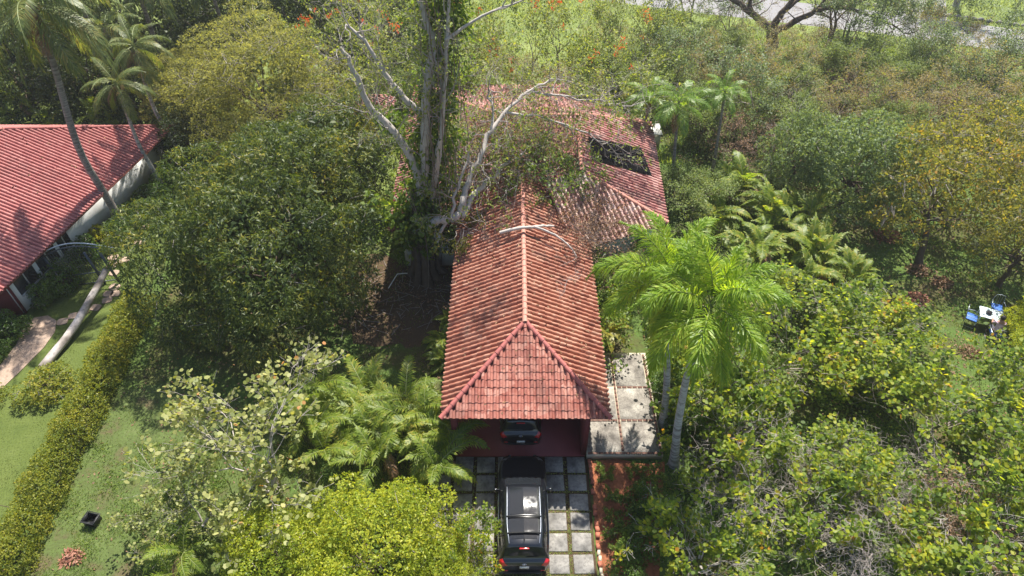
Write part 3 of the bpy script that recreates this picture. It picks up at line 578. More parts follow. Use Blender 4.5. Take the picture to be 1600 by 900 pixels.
# open scrub / sea grape / flame trees from real branching
def mk_open(name, seed, stems, H, lev, n, spread, r0, leafmat, k, L, W, shape, twm, up=.12, jit=.06, keep=1., drop=0., ratio=.68, lean=.5, flower=0, rmin=.006, wig=.18, nup=.9, out=.6, patch_=0.):
    rg = np.random.default_rng(seed); S = []; tips = []
    for i in range(stems):
        a = i * 2.4 + rg.uniform(-.4, .4); d = np.array([math.cos(a) * lean * rg.uniform(.5, 1.2), math.sin(a) * lean * rg.uniform(.5, 1.2), 1])
        grow((math.cos(a) * .15 * (stems > 1), math.sin(a) * .15 * (stems > 1), -.05), d, H * .42 * rg.uniform(.8, 1.2), r0 * rg.uniform(.7, 1.1), lev, rg, S, tips, n, spread, ratio, wig, up, 3, rmin)
    S = np.array(S); S[:, 2] = np.maximum(S[:, 2], -.1); S[:, 5] = np.maximum(S[:, 5], .1); tb = MB(); big = S[:, 6] > .02
    tb.segs(S[big], 6); tb.segs(S[~big], 3)
    P = np.array([t_[0] for t_ in tips]); D = np.array([t_[1] for t_ in tips]); fld = np.sin(P[:, 0] * 2.3 + 1.3 * np.sin(P[:, 2] * 1.7)) * np.sin(P[:, 1] * 2.1 + seed) + .6 * np.sin(P[:, 2] * 2.9 + P[:, 0] * 1.1 + seed); ok = (rg.random(len(P)) < np.clip(keep + patch_ * fld, .02, 1)) & (P[:, 2] > .15); ex = None; cr = None
    if k:
        cr = MB(); clump(cr, P[ok], D[ok], k, jit, L, W, rg, out, .9, drop, nup, 0, shape)
    if flower:
        fb = MB(); top = np.argsort(P[:, 2] + rg.normal(0, .5, len(P)))[-flower * 6::6][:flower]
        clump(fb, P[top] + [0, 0, .1], np.tile([0, 0, 1.], (len(top), 1)), 14, .11, .17, .10, rg, .9, .8, 0, .5); ex = ('flowers', fb.mesh('flowers', 'lf_flower'))
    lib(name, tb, twm, cr, leafmat, ex)
mk_open('grape', 41, 6, 4.2, 4, 3, .75, .05, 'lf_grape', 5, .185, .185, 'r', 'bark_grey', .05, .13, .44, 0, .74, .8, patch_=.45)
mk_open('grape_b', 42, 8, 3.6, 4, 3, .85, .05, 'lf_grape', 5, .19, .19, 'r', 'bark_pale', .03, .13, .26, 0, .74, .95, patch_=.4)
mk_open('grape_pale', 43, 5, 5.0, 4, 3, .7, .075, 'lf_grape_pale', 3, .18, .18, 'r', 'bark_pale', .07, .12, .55, 0, .72, .85)
mk_open('scrub', 44, 6, 3.8, 4, 3, .75, .05, 'lf_scrub', 9, .13, .07, 'd', 'twig_brown', .08, .13, .9, 0, .74, .7)
mk_open('scrub_b', 45, 5, 4.2, 4, 3, .8, .05, 'lf_olive', 6, .13, .07, 'd', 'bark_dry', .06, .13, .75, 0, .74, .7)
mk_open('scrub_c', 46, 4, 5.4, 4, 3, .65, .06, 'lf_silver', 6, .17, .09, 'd', 'twig_brown', .12, .14, .8, .1, .72, .55)
mk_open('flame', 47, 1, 8.0, 5, 3, .62, .15, 'lf_tulip', 5, .22, .10, 'd', 'bark_grey', .10, .14, .5, .15, .72, .15, 9)
mk_open('flame_b', 48, 2, 7.0, 4, 3, .6, .11, 'lf_tulip', 8, .24, .11, 'd', 'bark_grey', .12, .16, .8, .15, .74, .35, 7)
mk_open('tangle', 49, 9, 2.6, 4, 3, .95, .03, 'lf_dry', 0, .1, .05, 'd', 'bark_dry', -.01, .1, .5, 0, .78, 1.1, wig=.3)
mk_open('tangle_b', 50, 9, 2.8, 4, 3, .95, .03, 'lf_dry', 3, .10, .05, 'd', 'twig_brown', .0, .1, .6, .1, .78, 1.1, wig=.3)
mk_open('bare', 51, 1, 11, 5, 3, .62, .34, 'lf_olive', 2, .12, .05, 'd', 'bark_brown', .05, .12, .25, 0, .74, .1, wig=.14)
mk_open('bare_b', 52, 2, 6, 4, 3, .55, .16, 'lf_olive', 2, .12, .05, 'd', 'bark_brown', .1, .12, .25, 0, .72, .4, wig=.14)
mk_open('spray', 53, 8, .9, 2, 3, .6, .012, 'lf_vine', 4, .12, .06, 'd', 'twig_brown', .1, .06, 1, 0, .6, .7)
# palms
def frond(L, a0, bend, nl, ll, lw, rng, plume=0., hang=.35, sides=2, gap=.14, twist=0):
    """arching feather leaf from the origin along +X; slot 0 leaflets, slot 1 midrib"""
    t = np.linspace(0, 1, 15); ang = a0 - bend * t ** 1.25; dx = np.cos(ang); dz = np.sin(ang)
    X = np.concatenate([[0], np.cumsum((dx[1:] + dx[:-1]) / 2) * L / 14]); Z = np.concatenate([[0], np.cumsum((dz[1:] + dz[:-1]) / 2) * L / 14])
    b = MB(); side_bow = twist * t ** 2 * L; b.tube(np.stack([X, side_bow, Z], 1), .026 * L / 3 * (1 - .88 * t) + .003, 5, 1, False)
    u = np.linspace(gap, .995, nl); n = nl
    for sd in (-1, 1):
        uu = np.clip(u + rng.normal(0, .006, n), 0, 1); px = np.interp(uu, t, X); pz = np.interp(uu, t, Z); py = np.interp(uu, t, side_bow); an = np.interp(uu, t, ang)
        T = np.stack([np.cos(an), 0 * an, np.sin(an)], 1); Up = np.stack([-np.sin(an), 0 * an, np.cos(an)], 1); S = np.tile([0., sd, 0], (n, 1))
        f = np.radians(68 - 40 * uu + rng.normal(0, 4, n))[:, None]; roll = rng.uniform(-1, 1, (n, 1)) * plume * 1.2 + .32
        D = nrm(np.cos(f) * T + np.sin(f) * (S * np.cos(roll) + Up * np.sin(roll)))
        ln = (ll * (np.sin(np.clip(uu * 1.06 + .1, 0, 1) * math.pi) ** .55 * .85 + .15) * rng.uniform(.85, 1.1, n))[:, None]
        B = np.stack([px, py, pz], 1); G = np.array([0, 0, -1.])
        m1 = B + D * ln * .5 + G * ln * hang * .16; tp = B + D * ln * .88 + G * ln * hang * rng.uniform(.6, 1.2, (n, 1))
        Wd = nrm(np.cross(D, Up + .001)) ; w = lw * rng.uniform(.8, 1.15, (n, 1))
        V = np.stack([B - Wd * w * .25, B + Wd * w * .25, m1 + Wd * w * .5, m1 - Wd * w * .5, tp], 1).reshape(-1, 3); o = np.arange(n)[:, None] * 5
        b.add(V, o + np.array([[0, 1, 2, 3]])); b.add(V, o + np.array([[3, 2, 4]]))
    return b
FR = {}
def fr_set(key, mat, specs, rib='crownshaft'):
    FR[key] = [frond(*s[:6], np.random.default_rng(i + 60), *s[6:]).mesh('frond', [mat, rib]) for i, s in enumerate(specs)]
fr_set('royal', 'lf_royal', [(3.2, 1.3, 1.3, 120, .9, .045, 1.1, .4), (3.5, 1.0, 1.7, 130, .95, .045, 1.1, .45), (3.7, .65, 1.8, 130, .95, .045, 1.1, .5), (3.7, .3, 1.8, 130, .95, .045, 1.0, .55), (3.3, -.15, 1.35, 120, .9, .045, .9, .55)])
fr_set('coco', 'lf_coco', [(4.2, 1.0, 1.3, 70, .85, .05, .1, .7), (4.4, .55, 1.6, 72, .9, .05, .1, .9), (4.3, .1, 1.5, 70, .9, .05, .1, 1.0), (3.9, -.6, .9, 66, .85, .05, .1, .9)])
fr_set('manila', 'lf_palm', [(1.9, 1.0, 1.6, 34, .5, .05, .15, .6), (2.0, .6, 1.9, 36, .55, .05, .15, .7), (1.9, .15, 1.7, 34, .5, .05, .15, .7)])
fr_set('areca', 'lf_areca', [(2.1, 1.25, 1.3, 34, .52, .05, .05, .35), (2.3, 1.05, 1.7, 36, .55, .05, .05, .45), (2.2, .8, 1.9, 34, .52, .05, .05, .5), (1.9, .45, 1.6, 32, .5, .05, .05, .5)])
fr_set('cycad', 'lf_areca', [(1.7, 1.2, 1.2, 24, .48, .085, .05, .3), (1.9, .9, 1.6, 26, .5, .085, .05, .4), (1.8, .5, 1.5, 24, .48, .085, .05, .45)])
fr_set('dead', 'lf_dry', [(2.6, -.55, .9, 50, .6, .04, .4, .9), (2.4, -.95, .5, 46, .55, .04, .4, .8)], 'twig_brown')
fr_set('dead_small', 'lf_dry', [(1.5, .3, 1.9, 26, .4, .04, .2, .8), (1.4, -.1, 1.5, 24, .38, .04, .2, .8)], 'twig_brown')
def crown_of(t, key, top, n, seed, s=1., fl=None, tier=(0, 1), roll=.15):
    """n fronds round a growing point, youngest upright, oldest hanging"""
    rr = random.Random(seed); K = FR[key]
    for i in range(n):
        f = tier[0] + (tier[1] - tier[0]) * (i + .5) / n; me = K[min(len(K) - 1, int(f * len(K)))]
        o = obj('frond', me, t, (top[0], top[1], top[2] - .25 * f * s), (rr.uniform(-roll, roll), rr.uniform(-.16, .16), i * 2.39996 + rr.uniform(-.3, .3))); q = s * rr.uniform(.88, 1.08); o.scale = (q, q, q)
def palm(name, label, path, r, bark, key, n, seed, s=1., shaft=0, nuts=0, group=None, tier=(0, 1)):
    base = np.array(path[0], float); P = np.array(path, float) - base; t = thing(name, label, 'palm tree', base, 0, None, group)
    u = np.linspace(0, 1, len(P)); uu = np.linspace(0, 1, 22); Q = np.stack([np.interp(uu, u, P[:, k]) for k in range(3)], 1)
    for _ in range(3): Q[1:-1] = (Q[:-2] + 2 * Q[1:-1] + Q[2:]) / 4
    Q[0, 2] -= .1; rad = r * (1 - .38 * uu + .55 * np.exp(-uu * 16)); MB().tube(Q, rad, 14).build('trunk', bark, t, True); top = Q[-1]
    if shaft:
        d = nrm(Q[-1] - Q[-3]); w = np.linspace(0, 1, 6)[:, None]; MB().tube(top + d * w * shaft, r * np.array([.66, .82, .8, .7, .52, .36]), 12).build('crownshaft', 'crownshaft', t, True); top = top + d * shaft
    for i in range(nuts):
        a = i * 2.4; v = np.linspace(0, 1, 7); MB().tube(np.stack([np.full(7, top[0] + math.cos(a) * .26), np.full(7, top[1] + math.sin(a) * .26), top[2] - .35 - .12 * (i % 3) + (v - .5) * .26], 1), .10 * np.sin(v * math.pi * .96 + .06) + .004, 8).build('coconut', 'coconut', t, True)
    crown_of(t, key, top, n, seed, s, None, tier); rr = random.Random(seed + 5)
    for i in range(3 if key in ('coco', 'royal') else 1): o = obj('dead_frond', FR['dead'][i % 2], t, (top[0], top[1], top[2] - .35 * s), (rr.uniform(-.2, .2), 0, rr.uniform(0, 6.28))); q = s * rr.uniform(.7, 1.0) * (1 if key != 'manila' else .5); o.scale = (q, q, q)
    return t
def palm_clump(name, label, x, y, n, key, s, seed, rad=.5, hstem=.9, cat='palm', group=None):
    t = thing(name, label, cat, (x, y, 0), 0, None, group); rr = random.Random(seed); K = FR[key]; ns = max(3, n // 6); b = MB(); tops = []
    for i in range(ns):
        a = i * 2.4; q = rad * math.sqrt((i + .3) / ns); bx_, by_ = math.cos(a) * q, math.sin(a) * q; h = hstem * rr.uniform(.55, 1.3)
        tp = (bx_ * 1.5, by_ * 1.5, h); b.tube([(bx_, by_, -.1), (bx_ * 1.2, by_ * 1.2, h * .5), tp], [.045, .04, .032], 6); tops.append(tp); b.build('stem', 'crownshaft', t, True); b = MB()
    for i in range(n):
        tp = tops[i % ns]; f = (i // ns + .5) / (n / ns); me = K[min(len(K) - 1, int(f * len(K)))]; q = s * rr.uniform(.75, 1.1)
        o = obj('frond', me, t, tp, (rr.uniform(-.2, .2), rr.uniform(-.25, .2), rr.uniform(0, 6.28))); o.scale = (q, q, q)
    for i in range(1): o = obj('dead_frond', FR['dead_small'][i % 2], t, tops[i % ns], (0, 0, rr.uniform(3.6, 5.8))); o.scale = (s, s, s)
    return t
# ------------------------------------------------------------ cars
def smooth_interp(y, ys, A):
    """Catmull-Rom over stations"""
    ys = np.array(ys); i = int(np.clip(np.searchsorted(ys, y) - 1, 0, len(ys) - 2)); t = (y - ys[i]) / (ys[i + 1] - ys[i])
    p1, p2 = A[i], A[i + 1]; h = ys[i + 1] - ys[i]
    m1 = (A[i + 1] - A[i - 1]) / (ys[i + 1] - ys[i - 1]) if i > 0 else (p2 - p1) / h
    m2 = (A[i + 2] - A[i]) / (ys[i + 2] - ys[i]) if i + 2 < len(A) else (p2 - p1) / h
    lin = p1 + (p2 - p1) * t; cr = (2 * t**3 - 3 * t**2 + 1) * p1 + (t**3 - 2 * t**2 + t) * h * m1 + (-2 * t**3 + 3 * t**2) * p2 + (t**3 - t**2) * h * m2
    return .45 * lin + .55 * cr
def car(name, label, x, y, rz, sx, sy, sz, text, suv=True):
    t = thing(name, label, 'car', (x, y, .02), rz)
    # stations rear -> front; 11 half-profile points from underside to roof centre line
    st = []
    def add(yy, w, zb, sh, pts): st.append((yy, np.array([(0, zb), (.78 * w, zb), (w - .03, zb + .10), (w, .62), (w, .84), (w - .02, sh)] + pts)))
    add(-2.36, .74, .34, .86, [(.69, .90), (.62, .92), (.52, .93), (.33, .94), (0, .945)])
    add(-2.30, .85, .28, .98, [(.79, 1.04), (.76, 1.06), (.64, 1.075), (.40, 1.085), (0, 1.09)])
    add(-2.19, .91, .26, 1.02, [(.86, 1.08), (.81, 1.12), (.72, 1.16), (.46, 1.18), (0, 1.185)])
    add(-1.93, .90, .24, 1.04, [(.82, 1.09), (.75, 1.36), (.63, 1.59), (.49, 1.65), (0, 1.685)])
    add(-1.2, .945, .22, 1.03, [(.87, 1.06), (.80, 1.38), (.70, 1.62), (.57, 1.69), (0, 1.725)])
    add(-.3, .945, .22, 1.01, [(.87, 1.04), (.80, 1.37), (.70, 1.61), (.57, 1.685), (0, 1.725)])
    add(.42, .945, .22, .99, [(.87, 1.02), (.80, 1.33), (.70, 1.55), (.57, 1.62), (0, 1.66)])
    add(1.16, .94, .22, .97, [(.87, .99), (.82, 1.03), (.74, 1.06), (.55, 1.09), (0, 1.12)])
    add(1.55, .93, .22, .93, [(.86, .955), (.78, .99), (.66, 1.01), (.40, 1.035), (0, 1.045)])
    add(2.0, .86, .24, .86, [(.80, .90), (.72, .93), (.60, .945), (.36, .96), (0, .97)])
    add(2.24, .70, .28, .76, [(.61, .80), (.55, .83), (.48, .845), (.28, .86), (0, .865)])
    add(2.34, .46, .36, .66, [(.38, .70), (.34, .71), (.28, .72), (.16, .73), (0, .73)])
    ys = [a for a, _ in st]; A = [b_ for _, b_ in st]; S3 = np.array([sx, sy, sz])
    def sf(yy, k):
        pr = smooth_interp(yy, ys, A); i = int(min(max(k, 0), 9.999)); f = k - i; q = pr[i] * (1 - f) + pr[i + 1] * f; return np.array([q[0], yy, q[1]])
    yy = np.unique(np.concatenate([np.linspace(-2.36, 2.34, 48), ys])); V = []; n = 21
    for v in yy:
        pr = smooth_interp(v, ys, A); half = np.stack([pr[:, 0], 0 * pr[:, 0] + v, pr[:, 1]], 1); V.append(np.concatenate([half * [-1, 1, 1], half[::-1][1:]]))
    V = np.concatenate(V); F = [[i * n + k, i * n + k + 1, (i + 1) * n + k + 1, (i + 1) * n + k] for i in range(len(yy) - 1) for k in range(n - 1)]
    F += []; b = MB(); b.add(V * S3, [f[::-1] for f in F]); b.add(V[:n] * S3, [list(range(n))]); b.add(V[-n:] * S3, [list(range(n))[::-1]])
    body = b.build('body', 'car_black', t, True)
    def patch(nm, mat, y0, y1, k0, k1, side, offn=.008, parent=t, ny=8, nk=6, inset=None):
        G = np.array([[sf(y0 + (y1 - y0) * i / ny, k0 + (k1 - k0) * j / nk) for j in range(nk + 1)] for i in range(ny + 1)])
        if inset is not None:
            for i in range(ny + 1):
                for j in range(nk + 1): G[i, j] = sf(*inset(i / ny, j / nk))
        du = np.gradient(G, axis=0); dv = np.gradient(G, axis=1); N = nrm(np.cross(du, dv)); N = np.where((N[..., :1] * 1 + N[..., 2:] * 1) < 0, -N, N)
        G = (G + N * offn) * S3; Fq = [[i * (nk + 1) + j, i * (nk + 1) + j + 1, (i + 1) * (nk + 1) + j + 1, (i + 1) * (nk + 1) + j] for i in range(ny) for j in range(nk)]
        G = G.reshape(-1, 3); b = MB()
        for sd in ((-1, 1) if side == 0 else (side,)): b.add(G * [sd, 1, 1], Fq)
        return b.build(nm, mat, parent, True)
    patch('windshield', 'car_glass', .55, 1.08, 8.25, 10, 0); patch('rear_window', 'car_glass', -2.13, -1.97, 7.6, 10, 0)
    for sd in (-1, 1):
        patch('side_window', 'car_glass', -.62, .55, 6.25, 7.8, sd, inset=lambda u, v: (-.62 + 1.17 * u - .28 * v * u, 6.25 + 1.5 * v)); patch('side_window', 'car_glass', -1.35, -.70, 6.25, 7.75, sd); patch('side_window', 'car_glass', -1.85, -1.43, 6.35, 7.7, sd)
        patch('tail_light', 'lamp_red', -2.345, -2.17, 4.55, 7.6, sd, .010)
        hl = patch('headlight', 'alloy', 2.02, 2.24, 5.3, 7.6, sd, .006)
        patch('door_trim', 'chrome', -1.6, .8, 4.95, 5.15, sd, .010)
        b = MB(); m0 = sf(.62, 5.8) * S3 * [sd, 1, 1]; V0 = []
        for i, (dx, rr) in enumerate([(0, .03), (.06, .05), (.12, .085), (.2, .09), (.25, .05), (.26, .01)]):
            V0.append([m0 + np.array([sd * dx, math.cos(a) * rr * .7, .05 + math.sin(a) * rr]) for a in np.linspace(0, 6.283, 10, endpoint=False)])
        V0 = np.concatenate(V0); b.add(V0, [[i * 10 + k, i * 10 + (k + 1) % 10, (i + 1) * 10 + (k + 1) % 10, (i + 1) * 10 + k] for i in range(5) for k in range(10)]); b.build('mirror', 'car_black', t, True)
        for wy in (-1.38, 1.38):
            w = obj('wheel', None, t, (sd * .80 * sx, wy * sy, .35), (0, 0, 0)); w.empty_display_size = .1
            wb = MB(); a = np.linspace(0, 2 * math.pi, 28, endpoint=False); prof = [(-.11, .20), (-.115, .30), (-.09, .345), (.09, .345), (.115, .30), (.11, .20)]
            Vw = np.concatenate([np.stack([0 * a + px, np.cos(a) * pr_, np.sin(a) * pr_], 1) for px, pr_ in prof]); wb.add(Vw, [[i * 28 + k, i * 28 + (k + 1) % 28, (i + 1) * 28 + (k + 1) % 28, (i + 1) * 28 + k] for i in range(5) for k in range(28)]); wb.build('tyre', 'rubber', w, True)
            rbm = MB()
            for k in range(5): rbm.tube([(sd * .1, 0, 0), (sd * .1, math.cos(k * 1.2566) * .21, math.sin(k * 1.2566) * .21)], .03, 5)
            rbm.tube([(sd * .06, 0, 0), (sd * .09, 0, 0)], [.20, .20], 20); rbm.build('rim', 'alloy', w)
    if suv:
        patch('sunroof', 'car_glass', -.75, .38, 9.12, 10, 0, .012)
        patch('sunroof', 'car_glass', -1.7, -.9, 9.12, 10, 0, .012)
        for sd in (-1, 1):
            pts = [sf(v, 8.75) * S3 * [sd, 1, 1] + [0, 0, (.02 if i in (0, 12) else .055)] for i, v in enumerate(np.linspace(-1.85, .42, 13))]
            MB().tube(pts, .017, 6).build('roof_rail', 'silver_paint', t, True)
        for v in (-.85, -1.5):
            pts = [sf(v, k) * S3 + [0, 0, .07] for k in np.linspace(8.75, 10, 6)]; pts = [p_ * [-1, 1, 1] for p_ in pts] + pts[::-1][1:]
            MB().tube(pts, .032, 6).build('crossbar', 'car_trim', t, True)
        q = sf(-1.72, 10) * S3; MB().tube([q + [0, 0, 0], q + [0, -.04, .05], q + [0, -.12, .20]], [.03, .014, .006], 6).build('antenna', 'car_trim', t)
    b = MB(); q = sf(-1.985, 10) * S3; b.box(q + np.array([0, -.03, .0]), (.34, .05, .045)); bevel(b.build('brake_light', 'lamp_red', t), .012)
    q = sf(-2.31, 10) * S3; b = MB(); zp = (.86 if suv else .62) * sz; yb = -2.385 * sy
    pl = MB().box((0, yb, zp), (.34, .015, .16)).build('number_plate', 'plate', t)
    cu = bpy.data.curves.new('plate_text', 'FONT'); cu.body = text; cu.size = .10; cu.align_x = 'CENTER'; cu.align_y = 'CENTER'; cu.extrude = .001
    tmp = bpy.data.objects.new('tmp', cu); COL.objects.link(tmp); bpy.context.view_layer.update(); me = bpy.data.meshes.new_from_object(tmp); bpy.data.objects.remove(tmp); me.materials.clear(); me.materials.append(M['plate_ink'])
    obj('plate_text', me, pl, (0, yb - .010, zp), (R(90), 0, 0))
    em = MB(); a = np.linspace(0, 2 * math.pi, 21); q = sf(-2.335, 10) * S3 + np.array([0, -.012, .03]); em.tube(np.stack([np.cos(a) * .085, 0 * a, np.sin(a) * .045], 1) + q, .010, 5)
    em.tube([q + [-.035, 0, -.03], q + [-.02, 0, .03]], .009, 4); em.tube([q + [.02, 0, -.03], q + [.035, 0, .03]], .009, 4); em.tube([q + [-.028, 0, 0], q + [.028, 0, 0]], .009, 4); em.build('emblem', 'chrome', t)
    q0 = sf(-2.16, 9.9) * S3; MB().tube([q0 + [0, -.01, .02], q0 + [.22, .0, .03], q0 + [.46, .0, .03]], .010, 4).build('wiper', 'car_trim', t)
    MB().tube([(-.62 * sx, -2.36 * sy, .50 * sz), (-.3, -2.39 * sy, .47 * sz), (.3, -2.39 * sy, .47 * sz), (.62 * sx, -2.36 * sy, .50 * sz)], .05, 6).build('bumper_trim', 'car_trim', t, True)
    for sd in (-1, 1): MB().box((sd * .66 * sx, -2.36 * sy, .58 * sz), (.16, .03, .05)).build('reflector', 'lamp_red', t)
    return t
car('parked_suv', 'black sport utility vehicle with roof rails parked on the grey slabs', .42, 12.62, R(.4), 1, .97, 1, 'G142798')
car('parked_hatchback', 'black hatchback half hidden under the carport roof', .36, 17.75, 0, .93, .88, .90, 'A716042', False)
# ------------------------------------------------------------ iron gate, fallen log, stepping stones, box, pipe
gate = thing('garden_gate', 'dark iron gate with arched double top under the fallen palm log', 'gate', (-21.45, 25.5, 0))
gate.rotation_euler = (R(-4), R(-7), R(3))
for px in (-1.75, .35, 1.1): MB().box((px, 0, 1.0), (.10, .08, 2.1)).build('post', 'iron', gate)
for zz in (.12, .75): MB().box((-.35, 0, zz), (2.9, .035, .045)).build('rail', 'iron', gate)
ax = np.linspace(-2.2, 1.9, 26); az = 2.05 + .62 * np.cos((ax + .15) / 2.05 * math.pi / 2 * .98) - .0
for dz, nm in ((0, 'arch'), (-.20, 'arch')):
    b = MB(); b.tube(np.stack([ax, 0 * ax, az + dz], 1), .034, 6); b.build(nm, 'iron_pale' if dz == 0 else 'iron', gate)
for q in np.linspace(-1.66, 1.02, 19): MB().tube([(q, 0, .06), (q, 0, float(np.interp(q, ax, az)) - .2)], .011, 5).build('bar', 'iron', gate)
log = thing('fallen_palm_log', 'long pale fallen palm trunk lying across the neighbour lawn', 'log', (-21.48, 19.9, 0))
lp = np.array([(-.05, -.1, .20), (.12, .75, .25), (.32, 1.5, .32), (.5, 2.3, .45), (.62, 3.1, .6), (.80, 3.9, .85), (.98, 4.7, 1.1), (1.08, 5.3, 1.28)])
MB().tube(lp, np.array([.21, .20, .19, .185, .18, .17, .16, .15]), 14).build('trunk', 'log_bark', log, True)
MB().tube([lp[0] + [-.02, -.05, 0], lp[0] + [-.03, -.062, 0]], .19, 14).build('broken_end', 'wood_raw', log)
stones = [(-22.08, 22.84), (-21.72, 23.23), (-21.34, 23.44), (-20.85, 23.79), (-20.49, 24.3), (-20.62, 24.75), (-20.25, 24.78), (-20.5, 25.25), (-20.95, 26.3), (-21.3, 26.9), (-21.5, 27.5), (-20.8, 27.3), (-20.78, 30.06), (-20.6, 28.8)]
slabs = ['square stepping stone nearest the curved garden path', 'second stepping stone from the curved garden path', 'stepping stone tight against the left side of the log', 'stepping stone just right of the fallen log',
 'broad stepping stone in the grass below the gate', 'left of two paired stepping stones before the gate', 'right of two paired stepping stones before the gate', 'stepping stone on the threshold under the gate', 'first stepping stone behind the gate bars', 'second stepping stone behind the gate bars', 'third stepping stone behind the gate bars', 'stepping stone behind the gate beside the mango leaves', 'lone stepping stone near the coconut palm foot', 'stepping stone between mango leaves and coconut palm']
for (x, y), lb in zip(stones, slabs):
    a = random.uniform(-.3, .3); k = 7; rr = random.uniform(.2, .25); b = MB()
    b.prism([(math.copysign(abs(math.cos(q)) ** .5, math.cos(q)) * rr * 1.15, math.copysign(abs(math.sin(q)) ** .5, math.sin(q)) * rr, .05) for q in np.linspace(0, 6.283, 12, endpoint=False)], .09)
    tag(b.build('stepping_stone', 'path_stone', None, loc=(x, y, 0), rot=(0, 0, a)), lb, 'stepping stone', 'stepping stones on the neighbour lawn')
bxm = thing('plastic_crate', 'small open black plastic box on the grass beside the long hedge', 'box', (-16.1, 12.45, 0), R(-12))
for a_, b__ in (((-.24, -.22, -.2, .2), 0), ((.22, .24, -.2, .2), 0), ((-.22, .22, -.2, -.18), 0), ((-.22, .22, .18, .2), 0)): MB().bx(*a_, .03, .36).build('side', 'black_plastic', bxm)
MB().bx(-.22, .22, -.18, .18, .03, .05).build('floor', 'black_plastic', bxm); MB().tube([(-.27, -.23, .35), (.27, -.23, .35), (.27, .23, .35), (-.27, .23, .35), (-.27, -.23, .35)], .022, 4).build('rim', 'black_plastic', bxm)
pp = MB().tube([(-6.35, 25.1, .08), (-6.1, 25.9, .08), (-6.02, 26.15, .08), (-5.75, 26.2, .08), (-5.0, 26.22, .08)], .028, 6).build('plastic_pipe', 'white_plastic'); tag(pp, 'thin bent white pipe on the ground by the vine tree foot', 'pipe')
# litter heaps: dry palm leaves swept together
def heap(label, x, y, r, mat, n=170, seed=0, name='leaf_heap'):
    rg = np.random.default_rng(seed + 90); a = rg.uniform(0, 6.28, n); q = r * np.sqrt(rg.random(n)); h = .28 * (1 - q / r) * r * rg.random(n) * 2 + .02
    B = np.stack([np.cos(a) * q, np.sin(a) * q * .8, h], 1); b = MB(); D = rdir(n, rg) * [1, 1, .3]; leaves(b, B, D, rg.uniform(.10, .24, n), rg.uniform(.04, .09, n), rg, .6, .25)
    o = b.build(name, mat, None, loc=(x, y, 0)); tag(o, label, 'leaf pile', 'heaps of dry leaves on the grass')
heap('pinkish heap of dry leaves below the black box', -16.3, 11.05, .42, 'lf_red', 260, 1)
heap('reddish leaf heap in the sunny gap, upper of two', 21.6, 31.2, .55, 'lf_red', 260, 2); heap('wider reddish leaf heap in the sunny gap, lower one', 20.9, 29.3, .75, 'lf_red', 320, 3)
heap('brown leaf heap under the leaning tree trunk', 22.3, 25.6, .55, 'lf_dry', 260, 4); heap('brown leaf heap left of the blue chair', 20.6, 24.4, .6, 'lf_red', 240, 5)
heap('small brown leaf heap below the outdoor table', 21.6, 20.9, .5, 'lf_dry', 200, 6); heap('brown leaf heap at the leaning trunk foot', 21.5, 26.5, .6, 'lf_dry', 240, 7)
# ------------------------------------------------------------ outdoor table, chairs and person
tb_ = thing('outdoor_table', 'white square plastic table between two blue chairs', 'table', (23.15, 22.7, 0), R(-24))
bevel(MB().bx(-.52, .52, -.38, .38, .70, .735).build('tabletop', 'table_white', tb_), .012)
for lx in (-.44, .44):
    for ly in (-.3, .3): MB().tube([(lx * 1.05, ly * 1.05, 0), (lx, ly, .7)], [.02, .028], 8).build('leg', 'table_white', tb_)
bk_ = thing('dark_bag', 'dark round bag lying on the white table', 'bag', (23.0, 22.72, .735)); v = np.linspace(0, 1, 8)
MB().tube(np.stack([0 * v, 0 * v, v * .16], 1), .13 * np.sin(v * 2.6 + .4) + .01, 12).build('pouch', 'black_plastic', bk_, True); MB().tube([(.08, 0, .13), (.05, 0, .2), (-.05, 0, .2), (-.08, 0, .13)], .012, 5).build('handle', 'black_plastic', bk_)
def chair(label, x, y, rz):
    t = thing('patio_chair', label, 'chair', (x, y, 0), rz, None, 'blue chairs at the outdoor table')
    bevel(MB().bx(-.25, .25, -.24, .24, .41, .47).build('seat', 'blue_cloth', t), .02)
    MB().tube([(-.25, .24, .42), (-.24, .30, .7), (-.2, .34, .95), (0, .355, 1.0), (.2, .34, .95), (.24, .30, .7), (.25, .24, .42)], .016, 6).build('back_frame', 'steel_tube', t)
    for q in (-.1, 0, .1): MB().tube([(q, .25, .46), (q, .35, .97)], .008, 5).build('back_bar', 'steel_tube', t)
    for sd in (-1, 1):
        MB().tube([(sd * .25, .24, .42), (sd * .26, .26, .02), (sd * .26, -.26, .02)], .015, 6).build('leg', 'steel_tube', t)
        MB().tube([(sd * .25, .27, .64), (sd * .29, 0, .66), (sd * .28, -.24, .62), (sd * .25, -.24, .42)], .016, 6).build('armrest', 'steel_tube', t)
chair('blue seated metal chair standing left of the white table', 22.35, 22.75, R(55)); chair('blue seated metal chair behind the white table', 23.9, 23.4, R(-20)); 
chair('chair the person sits on, front of the white table', 23.0, 21.75, R(180 - 18))
def skin(name, verts, edges, radii, mat, parent, root=0, sub=2):
    me = bpy.data.meshes.new(name); me.from_pydata(verts, edges, []); me.materials.append(M[mat]); o = obj(name, me, parent)
    o.modifiers.new('skin', 'SKIN'); me.skin_vertices or None
    if not me.skin_vertices: me.attributes.new('skin', 'FLOAT', 'POINT')
    for i, r in enumerate(radii):
        sv = me.skin_vertices[0].data[i]; sv.radius = (r, r) if not isinstance(r, tuple) else r; sv.use_root = (i == root)
    s = o.modifiers.new('sub', 'SUBSURF'); s.levels = sub; s.render_levels = sub; s2 = me
    return o
per = thing('person', 'seated person in pale pink top bending towards the white table', 'person', (23.0, 21.75, 0), R(-18))
